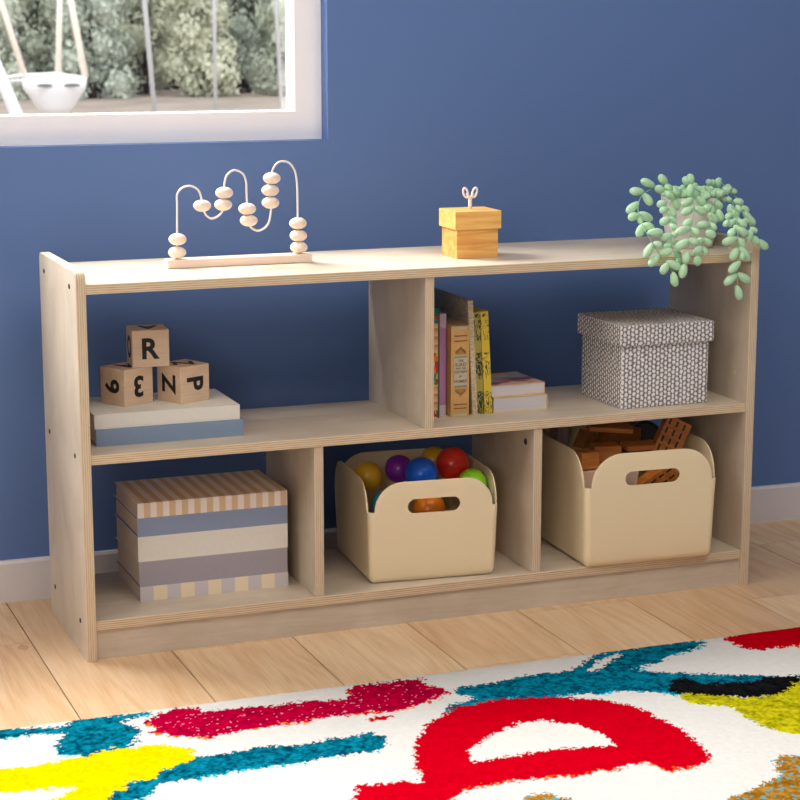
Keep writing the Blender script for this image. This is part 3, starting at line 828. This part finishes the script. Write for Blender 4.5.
tan = plain('tan_leather', srgb(228, 178, 106), 0.5, 0.35, 0.10, 160, 0.2)
brown = plain('brown_tooling', srgb(142, 92, 48), 0.5)
silver = plain('silver_label', srgb(206, 198, 168), 0.5, 0.4, 0.1, 300)
tb = make_book('book', 'thick tan hardback with a silvery title label, leaning books to its right', 0.034, 0.159, 0.125, 'upright', tan, M['pages_x'], (0.6635, 0.081, ZM), curve=0.0025)
cov = [o for o in tb.children if o.name.startswith('cover')][0]
for z in (0.132, 0.141, 0.014, 0.021):
    obj('band', box_bm((0.005, -0.0029, z), (0.029, -0.0005, z + 0.0016)), brown, cov)
obj('title_label', box_bm((0.0045, -0.0030, 0.052), (0.0295, -0.0012, 0.107)), silver, cov)
obj('foil_band', box_bm((0.005, -0.0029, 0.1525), (0.029, -0.0010, 0.1575)), silver, cov)
obj('foil_band', box_bm((0.005, -0.0029, 0.001), (0.029, -0.0010, 0.005)), silver, cov)
obj('label_rule', box_bm((0.0052, -0.0032, 0.0515), (0.0288, -0.0014, 0.0555)), plain('grey_green_foil', srgb(150, 152, 130), 0.4), cov)
obj('label_rule', box_bm((0.0052, -0.0032, 0.1035), (0.0288, -0.0014, 0.1065)), bpy.data.materials['grey_green_foil'], cov)
for zc, up in ((0.108, 1), (0.051, -1)):
    bm = bmesh.new()
    for k in range(-4, 5):
        hgt = (0.014 - abs(k) * 0.0025)
        x = 0.017 + k * 0.0022
        zz = sorted((zc + up * 0.002, zc + up * (0.002 + max(hgt, 0.002))))
        add_box(bm, (x - 0.0004, -0.0029, zz[0]), (x + 0.0004, -0.0008, zz[1]))
        add_tube(bm, [(x + 0.0014 * math.cos(a * 0.785), -0.0024, zc + up * (0.0035 + max(hgt, 0.002) * 0.6) + 0.0014 * math.sin(a * 0.785)) for a in range(8)], 0.00028, 5, True)
    obj('ornament', bm, brown, cov)
for txt, z, size in (('THE', 0.0985, 0.0055), ('ILIAD', 0.0920, 0.0085), ('AND THE', 0.0850, 0.0045), ('ODYSSEY', 0.0790, 0.0060), ('BY', 0.0710, 0.0048), ('HOMER', 0.0625, 0.0070)):
    obj('lettering', text_mesh(txt, size, 0.0002, 0.0001), brown, cov, (0.017, -0.0032, z), (math.pi / 2, 0, 0))

# leaning books
t = NT('weathered_grey_cover')
n = t.noise(t.coord('Object', (1, 1, 3)), 40, 4)
sz = t.n('SeparateXYZ', {0: t.n('TexCoord').outputs['Object']})
c = t.ramp(n, [(0.3, srgb(150, 142, 126)), (0.5, srgb(178, 164, 140)), (0.7, srgb(128, 126, 124))])
spn = t.math('LESS_THAN', sz.outputs[1], 0.006)
c2 = t.ramp(t.noise(t.coord('Object', (1, 1, 2)), 150, 3), [(0.35, srgb(186, 166, 132)), (0.6, srgb(224, 202, 168))])
m_gr = t.fin(t.mix(spn, c, c2), 0.5)
make_book('book', 'tall weathered grey-beige book leaning against the tan hardback', 0.0095, 0.201, 0.20, 'upright', m_gr, M['pages_x'], (0.7060, 0.084, ZM), lean=math.radians(-3.0), board=0.0018)


def gilt(name, dens, base, ink):
    t = NT(name)
    v = t.coord('Object', (1, 1, 0.55))
    w = t.n('TexNoise', {'Vector': v, 'Scale': 85.0, 'Detail': 1.0, 'Distortion': 2.5}).outputs[0]
    s_ = t.math('ABSOLUTE', t.math('SUBTRACT', t.math('FRACT', t.math('MULTIPLY', w, 4.0)), 0.5))
    s_ = t.math('LESS_THAN', s_, dens)
    sz = t.n('SeparateXYZ', {0: t.n('TexCoord').outputs['Object']}).outputs[2]
    # plain gold in two bands of the spine, ornament in the others
    p = t.math('GREATER_THAN', t.math('SINE', t.math('MULTIPLY', sz, 92.0)), -0.55)
    return t.fin(t.mix(t.math('MULTIPLY', s_, p), base, ink), 0.4)


m_y1 = gilt('dark_gilt_spine', 0.30, srgb(176, 160, 70), srgb(38, 48, 34))
m_y2 = gilt('gold_gilt_spine', 0.13, srgb(228, 196, 62), srgb(66, 76, 40))
make_book('book', 'slim gold book with dense black ornament, leaning between the grey and bright yellow books', 0.0125, 0.180, 0.13, 'upright', m_y1, M['pages_x'], (0.7158, 0.085, ZM), lean=math.radians(-3.0), board=0.0015)
make_book('book', 'bright yellow book with dark green ornament, last of the leaning books', 0.0145, 0.181, 0.13, 'upright', m_y2, M['pages_x'], (0.7293, 0.084, ZM), lean=math.radians(-3.2), board=0.0015)

# two paperbacks lying, spines to the right
cream_cover = plain('cream_yellow_cover', srgb(232, 200, 130), 0.5)
make_book('book', 'cream edged book lying flat beneath the picture-covered paperback', 0.0275, 0.115, 0.1035, 'side', cream_cover, M['pages_white'], (0.7460, 0.086, ZM), board=0.0014, inset=0.001, curve=0.002)
t = NT('picture_cover')
n0 = t.noise(t.coord('Object', (1, 1, 1)), 22, 2, 0.5, 1.0)
xy = t.n('SeparateXYZ', {0: t.n('TexCoord').outputs['Object']})
n = t.math('ADD', t.math('MULTIPLY', t.math('SUBTRACT', n0, 0.5), 0.55), t.math('ADD', t.math('MULTIPLY', xy.outputs[0], -2.0), t.math('ADD', t.math('MULTIPLY', xy.outputs[1], 6.0), 0.20)))
c = t.ramp(n, [(0.18, srgb(226, 176, 150)), (0.30, srgb(44, 34, 56)), (0.42, srgb(196, 110, 110)), (0.54, srgb(120, 180, 178)), (0.66, srgb(236, 160, 110))])
m_pc = t.fin(c, 0.35)
make_book('book', 'paperback with an orange and teal picture cover, lying on the cream edged book', 0.0200, 0.112, 0.1055, 'side', m_pc, M['pages_white'], (0.7430, 0.089, ZM + 0.0275), rz=math.radians(2), board=0.0012, inset=0.001)

# ------------------------------------------------------------------ letter blocks
S = 0.0615


def letter_block(label, loc, rz, front, left, top):
    r = thing('letter_block', label, 'toy block', loc, rz, 'lettered wooden blocks on the cream book')
    obj('cube', box_bm((-S / 2, -S / 2, 0), (S / 2, S / 2, S)), M['block'], r, bevel=0.0012)
    for ch, rot_in, face in ((front[0], front[1], 'f'), (left[0], left[1], 'l'), (top[0], top[1], 't')):
        me = text_mesh(ch, 0.047, 0.00025, 0.0014)
        h_ = S / 2
        if face == 'f': Mx = Matrix.Translation((0, -h_ - 0.0001, h_)) @ Matrix.Rotation(math.pi / 2, 4, 'X')
        elif face == 'l': Mx = Matrix.Translation((-h_ - 0.0001, 0, h_)) @ Matrix.Rotation(-math.pi / 2, 4, 'Z') @ Matrix.Rotation(math.pi / 2, 4, 'X')
        else: Mx = Matrix.Translation((0, 0, S + 0.0001))
        me.transform(Mx @ Matrix.Rotation(math.radians(rot_in), 4, 'Z'))
        obj('letter', me, M['ink'], r)
    return r


letter_block('wooden block showing a turned 3 and 6, lower left of the three lettered blocks', (0.111, 0.151, Z2), math.radians(26.7), ('3', 180), ('6', 100), ('A', 160))
letter_block('wooden block showing N and a turned P, lower right of the three lettered blocks', (0.205, 0.142, Z2), math.radians(24.5), ('P', -90), ('Z', 90), ('Z', 60))
letter_block('wooden block showing an upright R, resting on top of two other lettered blocks', (0.1495, 0.156, Z2 + S), math.radians(-4.6), ('R', 0), ('O', 90), ('A', 172))


# ------------------------------------------------------------------ woven box
def uv_box(bm, lo, hi, skip=()):
    L = bm.loops.layers.uv.verify()
    vs = add_box(bm, lo, hi)
    bm.normal_update()
    fs = set(f for v in vs for f in v.link_faces)
    for f in fs:
        n = f.normal
        for l in f.loops:
            x, y, z = l.vert.co
            if abs(n.z) > 0.5: l[L].uv = (x, y)
            elif abs(n.y) > 0.5: l[L].uv = (x, z)
            else: l[L].uv = (y, z)


wb_ = thing('woven_box', 'grey and white woven storage box with a fitted lid in the upper right compartment', 'storage box', (1.0560, 0.113, ZM))
bm = bmesh.new(); uv_box(bm, (-0.0875, -0.079, 0), (0.0865, 0.079, 0.120))
obj('box_body', bm, M['woven'], wb_, bevel=0.002)
bm = bmesh.new(); uv_box(bm, (-0.0945, -0.085, 0.113), (0.0935, 0.085, 0.150))
obj('lid', bm, M['woven'], wb_, bevel=0.002)


# ------------------------------------------------------------------ plastic bins
def make_bin(label, loc, rz, w, d, h0, ht, sw, drop):
    r = thing('plastic_bin', label, 'storage bin', loc, rz, 'cream plastic bins on the bottom board')
    rc = 0.010
    R = ht - h0

    def perim(ins, zf):
        """points of the rounded rectangle inset by ins; also relative rim height"""
        out = []
        hw, hd = w / 2, d / 2
        for side in range(4):
            a, b = (hw, hd) if side % 2 == 0 else (hd, hw)
            L = a - rc
            ts = []
            for k in range(0, 9):
                th = k / 8 * math.pi / 2
                ts.append((-L + 0.0015 + R * (1 - math.cos(th)), h0 + R * math.sin(th)))
            ts = [(-L, h0)] + ts
            mid = [(-L + 0.0015 + R + (2 * (L - 0.0015) - 2 * R) * k / 6, ht) for k in range(1, 6)]
            full = ts + mid + [(-t_, h_) for t_, h_ in ts[::-1]]
            ang = [0, math.pi / 2, math.pi, 3 * math.pi / 2][side]
            for t_, h_ in full:
                q = Vector((t_, -(b - ins), 0)); q.rotate(Matrix.Rotation(ang, 3, 'Z'))
                out.append((q.x, q.y, h_))
            for k in range(1, 6):
                aa = -math.pi / 2 + k / 6 * math.pi / 2
                q = Vector((L + (rc - ins) * math.cos(aa), -(b - rc) + (rc - ins) * math.sin(aa), 0)); q.rotate(Matrix.Rotation(ang, 3, 'Z'))
                out.append((q.x, q.y, h0))
        return out
    bm = bmesh.new()
    rings = []
    tp = lambda z: 1 - 0.045 * (1 - z / ht)           # the walls lean out slightly

    def ring(ins, f, z=None):
        pts = perim(ins, 0)
        vs = []
        for x, y, h_ in pts:
            zz = z if z is not None else (0.012 + (h_ - 0.012) * f)
            k = tp(zz)
            vs.append(bm.verts.new((x * k, y * k, zz)))
        return vs
    rings.append(ring(0.012, 0, 0.0))
    rings.append(ring(0.006, 0, 0.0012))
    rings.append(ring(0.002, 0, 0.005))
    rings.append(ring(0.0, 0, 0.012))
    for f in (0.12, 0.3, 0.5, 0.7, 0.9, 0.985): rings.append(ring(0.0, f))
    rings.append(ring(0.0006, 1.0))
    rings.append(ring(0.0026, 1.0))
    for f in (0.985, 0.7, 0.4, 0.12): rings.append(ring(0.0032, f))
    rings.append(ring(0.004, 0, 0.008))
    rings.append(ring(0.012, 0, 0.003))
    for A, B in zip(rings, rings[1:]):
        n = len(A)
        for q in range(n): bm.faces.new((A[q], A[(q + 1) % n], B[(q + 1) % n], B[q]))
    bm.faces.new(rings[0][::-1]); bm.faces.new(rings[-1])
    o = obj('bin_body', bm, M['bin'], r, smooth=True)
    # hand slots cut through the front and the back tab
    zc = ht - drop
    bm = bmesh.new()
    pts = []
    hs, hr = sw / 2, 0.0128
    for k in range(9):
        a = -math.pi / 2 + k * math.pi / 8
        pts.append((hs - hr + hr * math.cos(a), zc + hr * math.sin(a)))
    for k in range(9):
        a = math.pi / 2 + k * math.pi / 8
        pts.append((-hs + hr + hr * math.cos(a), zc + hr * math.sin(a)))
    for yy in (-d / 2, ):
        A = [bm.verts.new((x, yy - 0.03, z)) for x, z in pts]
        B = [bm.verts.new((x, yy + 0.03, z)) for x, z in pts]
        bm.faces.new(A); bm.faces.new(B[::-1])
        for i in range(len(pts)): bm.faces.new((A[i], A[(i + 1) % len(pts)], B[(i + 1) % len(pts)], B[i]))
    cut = obj('cutter', bm, M['bin'], r)
    b = o.modifiers.new('slot', 'BOOLEAN'); b.operation = 'DIFFERENCE'; b.object = cut; b.solver = 'EXACT'
    bpy.context.view_layer.update()
    dg = bpy.context.evaluated_depsgraph_get()
    me = bpy.data.meshes.new_from_object(o.evaluated_get(dg))
    o.modifiers.clear()
    o.data = me
    for p in me.polygons: p.use_smooth = True
    try: me.set_sharp_from_angle(angle=math.radians(35))
    except Exception: pass
    bpy.data.objects.remove(cut)
    return r


def bin_front(fx, fy, rz, d):
    # centre of the bin from the middle of its front edge
    return (fx - d / 2 * math.sin(rz) * 1.0, fy + d / 2 * math.cos(rz), ZB)


r1 = math.radians(-5.0)
make_bin('cream plastic bin filled with coloured balls in the lower middle compartment', bin_front(0.6105, 0.024, r1, 0.245), r1, 0.2365, 0.245, 0.127, 0.178, 0.094, 0.044)
r2 = math.radians(-2.5)
make_bin('cream plastic bin filled with wooden blocks in the lower right compartment', bin_front(1.0105, -0.014, r2, 0.268), r2, 0.260, 0.268, 0.145, 0.204, 0.106, 0.0465)

# balls
for nm, c_, p_, rr, lab in (
        ('yellow', (242, 186, 40), (0.5395, 0.160, 0.2265), 0.0255, 'yellow ball at the left edge of the ball bin'),
        ('purple', (130, 36, 165), (0.592, 0.145, 0.2385), 0.0248, 'purple ball behind the blue one in the ball bin'),
        ('amber', (240, 184, 40), (0.681, 0.200, 0.236), 0.0238, 'amber yellow ball at the back of the ball bin, behind the red one'),
        ('blue', (24, 98, 215), (0.611, 0.086, 0.2405), 0.0292, 'bright blue ball at the front middle of the ball bin'),
        ('red', (235, 52, 34), (0.6845, 0.122, 0.2445), 0.0300, 'red ball between the blue and the green balls'),
        ('green', (150, 222, 34), (0.7010, 0.073, 0.2190), 0.0255, 'lime green ball at the right edge of the ball bin'),
        ('teal', (36, 150, 172), (0.547, 0.088, 0.1900), 0.0262, 'teal ball low in the left corner of the ball bin'),
        ('orange', (255, 140, 24), (0.622, 0.078, 0.1790), 0.0285, 'orange ball seen through the hand slot of the ball bin')):
    bm = bmesh.new()
    bmesh.ops.create_uvsphere(bm, u_segments=40, v_segments=24, radius=rr)
    m = plain(nm + '_plastic', srgb(*c_), 0.28, 0.5, 0.01, 5)
    tag(obj('plastic_ball', bm, m, None, p_, smooth=True), lab, 'ball', 'coloured balls in the bin')

# wooden pieces in the right bin
dk = wood('amber_stained_wood', srgb(226, 144, 60), srgb(158, 86, 30), 'x', 2.0, 0.4, 0.2, 0.5, 0.7)
dk2 = wood('walnut_stained_wood', srgb(176, 108, 52), srgb(104, 60, 30), 'x', 2.0, 0.4, 0.2, 0.5, 0.7)
lt = wood('pink_raw_wood', srgb(240, 208, 182), srgb(224, 184, 156), 'x', 2.0, 0.6, 0.2)
gy = wood('grey_raw_wood', srgb(190, 170, 172), srgb(154, 134, 138), 'z', 2.0, 0.6, 0.2)
blk = plain('dark_rubber', srgb(38, 32, 30), 0.6)
olv = plain('olive_wood', srgb(138, 122, 88), 0.6)


def piece(lab, size, loc, rot, mat, name='wooden_block', cat='toy block'):
    hx, hy, hz = [s / 2 for s in size]
    o = obj(name, box_bm((-hx, -hy, -hz), (hx, hy, hz)), mat, None, loc, tuple(math.radians(a) for a in rot), bevel=0.0015)
    return tag(o, lab, cat, 'wooden pieces in the block bin')


piece('greyish upright block at the back left of the block bin', (0.026, 0.026, 0.15), (0.932, 0.205, 0.218), (0, 2, 8), gy)
bm = bmesh.new()
for y in (-0.014, 0.014):
    pass
A = [bm.verts.new((x, -0.014, z)) for x, z in ((-0.022, -0.014), (0.022, -0.014), (-0.004, 0.018))]
B = [bm.verts.new((x, 0.014, z)) for x, z in ((-0.022, -0.014), (0.022, -0.014), (-0.004, 0.018))]
bm.faces.new(A); bm.faces.new(B[::-1])
for i in range(3): bm.faces.new((A[i], A[(i + 1) % 3], B[(i + 1) % 3], B[i]))
tag(obj('wooden_wedge', bm, dk2, None, (0.963, 0.155, 0.262), (0, 0, 0.3), bevel=0.001), 'small brown wedge beside the greyish upright block', 'toy block', 'wooden pieces in the block bin')
piece('flat amber slab lying tilted on top of the block pile', (0.082, 0.040, 0.009), (0.994, 0.125, 0.2865), (6, 4, -16), dk)
piece('brown block under the tilted amber slab', (0.072, 0.034, 0.026), (1.024, 0.140, 0.268), (0, 3, 8), dk2)
piece('amber cube at the front left corner of the block bin', (0.037, 0.036, 0.030), (0.918, 0.068, 0.2455), (0, 0, 6), dk)
piece('pale pink block beneath the amber corner cube', (0.034, 0.034, 0.044), (0.921, 0.064, 0.206), (0, 0, -12), lt)
piece('brown cube behind the front tab, next to the corner cube', (0.050, 0.038, 0.045), (0.968, 0.088, 0.2425), (0, 0, -12), dk)
piece('narrow amber plank lying level behind the front tab', (0.064, 0.034, 0.010), (1.037, 0.088, 0.2565), (4, 0, -3), dk)
piece('dark brown block under the level plank', (0.062, 0.040, 0.030), (1.036, 0.094, 0.2300), (0, 0, 4), dk2)
piece('dark block filling the gap under the tilted slab', (0.090, 0.036, 0.018), (1.026, 0.160, 0.243), (0, 0, 2), dk2)

br = thing('slotted_block', 'amber brown slotted block leaning up at the right of the block bin', 'toy block', (1.094, 0.078, 0.268), 0, 'wooden pieces in the block bin')
br.rotation_euler = (math.radians(-14), math.radians(26), math.radians(-20))
obj('block_body', box_bm((-0.024, -0.016, -0.036), (0.024, 0.016, 0.036)), dk, br, bevel=0.0015)
for i in range(4):
    for j in range(3):
        obj('slot', box_bm((-0.018 + j * 0.014, -0.0163, -0.031 + i * 0.017), (-0.0145 + j * 0.014, -0.0155, -0.0195 + i * 0.017)), blk, br)
br2 = thing('slotted_block', 'lower slotted block seen through the hand slot of the block bin', 'toy block', (1.052, 0.048, 0.192), 0, 'wooden pieces in the block bin')
br2.rotation_euler = (0, math.radians(62), math.radians(4))
obj('block_body', box_bm((-0.026, -0.014, -0.040), (0.026, 0.014, 0.040)), dk, br2, bevel=0.0015)
for i in range(4):
    for j in range(3):
        obj('slot', box_bm((-0.018 + j * 0.014, -0.0143, -0.033 + i * 0.018), (-0.0145 + j * 0.014, -0.0135, -0.0205 + i * 0.018)), blk, br2)
piece('pale block seen through the left end of the hand slot', (0.030, 0.034, 0.050), (0.990, 0.052, 0.200), (0, 8, 10), lt)
piece('pale pink block at the right end behind the front tab', (0.034, 0.034, 0.060), (1.134, 0.118, 0.226), (0, 0, 6), lt)
bm = bmesh.new()
add_lathe(bm, [(0, -0.011), (0.026, -0.011), (0.028, -0.008), (0.028, 0.008), (0.026, 0.011), (0, 0.011)], 36)
tag(obj('toy_disc', bm, blk, None, (1.082, 0.150, 0.258), (math.radians(90), 0, math.radians(-35)), smooth=False), 'dark wheel standing behind the leaning slotted block', 'toy disc', 'wooden pieces in the block bin')
bm = bmesh.new()
add_lathe(bm, [(0, -0.012), (0.033, -0.012), (0.035, -0.009), (0.035, 0.009), (0.033, 0.012), (0, 0.012)], 36)
tag(obj('toy_disc', bm, olv, None, (1.062, 0.205, 0.252), (math.radians(90), 0, math.radians(-25))), 'olive wooden disc at the back of the block bin', 'toy disc', 'wooden pieces in the block bin')

# ------------------------------------------------------------------ rug
RUG = [["teal", [[-0.1877, -0.282], [-0.1047, -0.3009], [-0.0785, -0.2803], [-0.0427, -0.2851], [0.0317, -0.2868], [0.0324, -0.2961], [-0.0192, -0.3119], [-0.0028, -0.3487], [-0.0159, -0.4029], [-0.0471, -0.4319], [-0.103, -0.4304], [-0.1292, -0.4084], [-0.1227, -0.3619], [-0.1023, -0.3319], [-0.137, -0.3186], [-0.1938, -0.3179], [-0.2772, -0.3149], [-0.2733, -0.2873]]], ["teal", [[-0.1104, -0.5895], [-0.0807, -0.5648], [-0.0571, -0.5219], [-0.007, -0.4988], [0.04, -0.4814], [0.1264, -0.4822], [0.1966, -0.4928], [0.2569, -0.491], [0.3036, -0.4877], [0.3181, -0.506], [0.3137, -0.5295], [0.2937, -0.5547], [0.2353, -0.5524], [0.1614, -0.5557], [0.0754, -0.5575], [0.0326, -0.5601], [-0.0157, -0.5603], [-0.0436, -0.59], [-0.0753, -0.61], [-0.1197, -0.6886], [-0.185, -0.759], [-0.1845, -0.6963]]], ["yellow", [[-0.2927, -0.4238], [-0.2133, -0.4312], [-0.1596, -0.4363], [-0.1103, -0.4316], [-0.0723, -0.4181], [-0.0288, -0.4145], [0.0247, -0.4309], [0.0469, -0.4558], [0.0429, -0.4865], [0.0307, -0.5055], [-0.0051, -0.5189], [-0.0311, -0.5394], [-0.0595, -0.5435], [-0.0823, -0.5715], [-0.1147, -0.609], [-0.1784, -0.6661], [-0.2363, -0.7082], [-0.2542, -0.6695], [-0.1714, -0.566], [-0.1439, -0.5478], [-0.1298, -0.5313], [-0.1634, -0.5257], [-0.2277, -0.5156], [-0.3056, -0.5144]]], ["crimson", [[0.007, -0.3263], [0.0513, -0.2988], [0.0614, -0.2891], [0.1063, -0.2926], [0.1063, -0.3199], [0.1895, -0.3245], [0.2504, -0.3294], [0.3177, -0.3412], [0.331, -0.3035], [0.3471, -0.2903], [0.4257, -0.2909], [0.4623, -0.295], [0.4552, -0.3171], [0.4712, -0.3428], [0.4737, -0.3727], [0.4352, -0.391], [0.3861, -0.4137], [0.2961, -0.4018], [0.2253, -0.4057], [0.1479, -0.4109], [0.1048, -0.4157], [0.0912, -0.4273], [0.0723, -0.4159], [0.0335, -0.3968], [0.0041, -0.3685], [0.0281, -0.3605]]], ["red", [[0.3205, -0.4335], [0.3399, -0.4231], [0.3593, -0.426], [0.3465, -0.439], [0.3245, -0.4394]]], ["teal", [[0.4856, -0.358], [0.5509, -0.3514], [0.6159, -0.3389], [0.6918, -0.3426], [0.7263, -0.317], [0.7749, -0.2824], [0.8396, -0.28], [0.9054, -0.2775], [0.9695, -0.2881], [0.9384, -0.3178], [0.8742, -0.334], [0.8206, -0.3662], [0.7871, -0.3792], [0.8472, -0.415], [0.9093, -0.4465], [1.0168, -0.5053], [0.9933, -0.5211], [0.9376, -0.5603], [0.7844, -0.4967], [0.7483, -0.4685], [0.6885, -0.4527], [0.6411, -0.4465], [0.5683, -0.4421], [0.528, -0.4406], [0.5705, -0.4194], [0.4658, -0.4534], [0.4313, -0.4402], [0.466, -0.4145], [0.5026, -0.4051], [0.4858, -0.3869]]], ["red", [[1.0031, -0.2868], [1.06, -0.2714], [1.1216, -0.2658], [1.2508, -0.2796], [1.1886, -0.3721], [1.0974, -0.365], [1.0599, -0.3645], [1.02, -0.3683], [1.004, -0.3485]]], ["black", [[0.8118, -0.4391], [0.8417, -0.4406], [0.8518, -0.4693], [0.9285, -0.4889], [0.9661, -0.4859], [1.016, -0.4925], [0.9906, -0.5324], [0.9517, -0.5657], [0.8929, -0.5479], [0.8246, -0.5169], [0.8007, -0.4982], [0.7873, -0.4883]]], ["olive", [[0.7961, -0.4988], [0.8387, -0.5223], [0.8917, -0.5498], [0.9376, -0.5603], [0.9798, -0.5283], [1.0168, -0.5053], [1.0888, -0.5204], [0.9182, -0.774], [0.876, -0.7118], [0.8466, -0.6792], [0.8376, -0.6254], [0.8458, -0.5834], [0.8048, -0.5515], [0.789, -0.5268]]], ["red", [[0.3604, -0.5286], [0.3996, -0.4793], [0.4577, -0.4344], [0.5193, -0.4233], [0.61, -0.4416], [0.6874, -0.4878], [0.7178, -0.557], [0.7254, -0.6476], [0.7196, -0.7284], [0.6944, -0.7585], [0.6597, -0.7647], [0.6281, -0.766], [0.6238, -0.7314], [0.5768, -0.7328], [0.5076, -0.735], [0.4386, -0.7236], [0.3897, -0.7179], [0.3484, -0.7297], [0.3169, -0.7536], [0.2622, -0.785], [0.2023, -0.7619], [0.1976, -0.6989], [0.2212, -0.6625], [0.2648, -0.6699], [0.3117, -0.6786], [0.3256, -0.607]]], ["white", [[0.4112, -0.5998], [0.4607, -0.5566], [0.5216, -0.5261], [0.5599, -0.5298], [0.6003, -0.5629], [0.6139, -0.6154], [0.611, -0.6519], [0.5812, -0.6487], [0.5156, -0.6399], [0.454, -0.6404], [0.4014, -0.64]]], ["white", [[0.7142, -0.3538], [0.7579, -0.316], [0.8054, -0.2968], [0.8025, -0.3092], [0.7567, -0.3391], [0.7212, -0.3641]]], ["gold", [[0.5897, -0.9279], [0.6632, -0.8778], [0.7011, -0.8652], [0.7663, -0.8344], [0.7842, -0.793], [0.8121, -0.774], [0.8275, -0.7878], [0.8965, -0.8063], [0.7685, -0.9966]]], ["gold", [[0.3864, -0.798], [0.4051, -0.7804], [0.4254, -0.7756], [0.4508, -0.7836], [0.465, -0.8141], [0.4299, -0.8494], [0.382, -0.831]]]]
X0, X1, Y0, Y1 = -1.1, 2.1, -2.1, -0.281
xs = np.concatenate([np.arange(X0, -0.50, 0.03), np.arange(-0.50, 1.45, 0.0021), np.arange(1.45, X1, 0.03), [X1]])
ys = np.concatenate([np.arange(Y0, -1.05, 0.03), np.arange(-1.05, Y1, 0.0026), [Y1]])
gx, gy_ = np.meshgrid(xs, ys)
nx, ny = len(xs), len(ys)


def vnoise(x, y, s, seed):
    r_ = np.random.RandomState(seed)
    tab = r_.rand(256, 256)
    u, v = x / s + 1000, y / s + 1000
    i, j = np.floor(u).astype(int), np.floor(v).astype(int)
    fu_, fv_ = u - i, v - j
    fu_, fv_ = fu_ * fu_ * (3 - 2 * fu_), fv_ * fv_ * (3 - 2 * fv_)
    g = lambda a, b: tab[a % 256, b % 256]
    return (g(i, j) * (1 - fu_) + g(i + 1, j) * fu_) * (1 - fv_) + (g(i, j + 1) * (1 - fu_) + g(i + 1, j + 1) * fu_) * fv_


jx = (vnoise(gx, gy_, 0.006, 1) - .5) * 0.011 + (vnoise(gx, gy_, 0.0022, 2) - .5) * 0.010 + (vnoise(gx, gy_, 0.03, 3) - .5) * 0.010
jy = (vnoise(gx, gy_, 0.006, 4) - .5) * 0.012 + (vnoise(gx, gy_, 0.0026, 5) - .5) * 0.012 + (vnoise(gx, gy_, 0.03, 6) - .5) * 0.008
PXX, PYY = gx + jx, gy_ + jy


def inside(poly, x, y):
    res = np.zeros(x.shape, bool)
    n = len(poly)
    for a in range(n):
        xa, ya = poly[a]; xb, yb = poly[(a + 1) % n]
        cnd = (ya > y) != (yb > y)
        with np.errstate(divide='ignore', invalid='ignore'):
            xi = (xb - xa) * (y - ya) / (yb - ya + 1e-12) + xa
        res ^= cnd & (x < xi)
    return res


C = np.zeros(gx.shape + (3,))
C[:] = srgb(210, 208, 203)[:3]
sp1 = vnoise(gx, gy_, 0.0042, 20)
sp2 = vnoise(gx, gy_, 0.011, 21)
pal = {'teal': [(0, 58, 80), (10, 124, 148)], 'yellow': [(196, 178, 0), (222, 204, 0)], 'crimson': [(140, 0, 44), (184, 0, 50)], 'red': [(176, 0, 20), (190, 0, 24)],
       'black': [(8, 8, 10), (26, 26, 28)], 'olive': [(124, 124, 10), (196, 186, 24)], 'gold': [(120, 78, 14), (172, 124, 44)], 'white': [(216, 213, 207), (216, 213, 207)]}
fringe = {'crimson': (236, 120, 20), 'red': (236, 90, 20), 'gold': (60, 150, 170), 'olive': (220, 224, 60), 'teal': (70, 190, 210)}
for cname, poly in RUG:
    m_ = inside(poly, PXX, PYY)
    a, b = [np.array(srgb(*q)[:3]) for q in pal[cname]]
    mixv = np.clip((sp1 * 0.7 + sp2 * 0.5 - 0.25) * 1.5, 0, 1)[..., None]
    col = a * (1 - mixv) + b * mixv
    if cname in fringe:
        k = 0.004
        mf = inside(poly, PXX + k * 0.6, PYY + k) & ~m_ & (vnoise(gx, gy_, 0.02, 33) > 0.42)
        C[mf] = np.array(srgb(*fringe[cname])[:3])
    C[m_] = col[m_]
    if cname == 'crimson':
        dots = m_ & (vnoise(gx, gy_, 0.0035, 40) > 0.88)
        C[dots] = np.array(srgb(236, 120, 150)[:3])
    if cname == 'gold':
        dots = m_ & (vnoise(gx, gy_, 0.005, 41) > 0.72)
        C[dots] = np.array(srgb(90, 150, 150)[:3])
# worn streaks in the teal letter strokes where the white ground shows
zz = 0.0115 + (vnoise(gx, gy_, 0.004, 50) - .5) * 0.0006 + (vnoise(gx, gy_, 0.03, 51) - .5) * 0.0004
edge = np.minimum(np.minimum(gx - X0, X1 - gx), np.minimum(gy_ - Y0, Y1 - gy_))
zz = np.where(edge < 0.002, 0.0006, zz)
verts = np.stack([gx, gy_, zz], -1).reshape(-1, 3)
idx = np.arange(nx * ny).reshape(ny, nx)
faces = np.stack([idx[:-1, :-1], idx[:-1, 1:], idx[1:, 1:], idx[1:, :-1]], -1).reshape(-1, 4)
me = bpy.data.meshes.new('play_rug')
me.vertices.add(len(verts)); me.vertices.foreach_set('co', verts.ravel().astype(np.float32))
me.loops.add(faces.size); me.loops.foreach_set('vertex_index', faces.ravel().astype(np.int32))
me.polygons.add(len(faces)); me.polygons.foreach_set('loop_start', np.arange(0, faces.size, 4, dtype=np.int32))
me.update(calc_edges=True)
at = me.attributes.new('yarn', 'FLOAT_COLOR', 'POINT')
cc = np.concatenate([C.reshape(-1, 3), np.ones((nx * ny, 1))], 1)
at.data.foreach_set('color', cc.ravel().astype(np.float32))
me.validate()
rug = obj('area_rug', me, M['rug'], smooth=True)
tag(rug, 'white area rug with large painted letters in red, teal and yellow on the oak floor', 'rug')
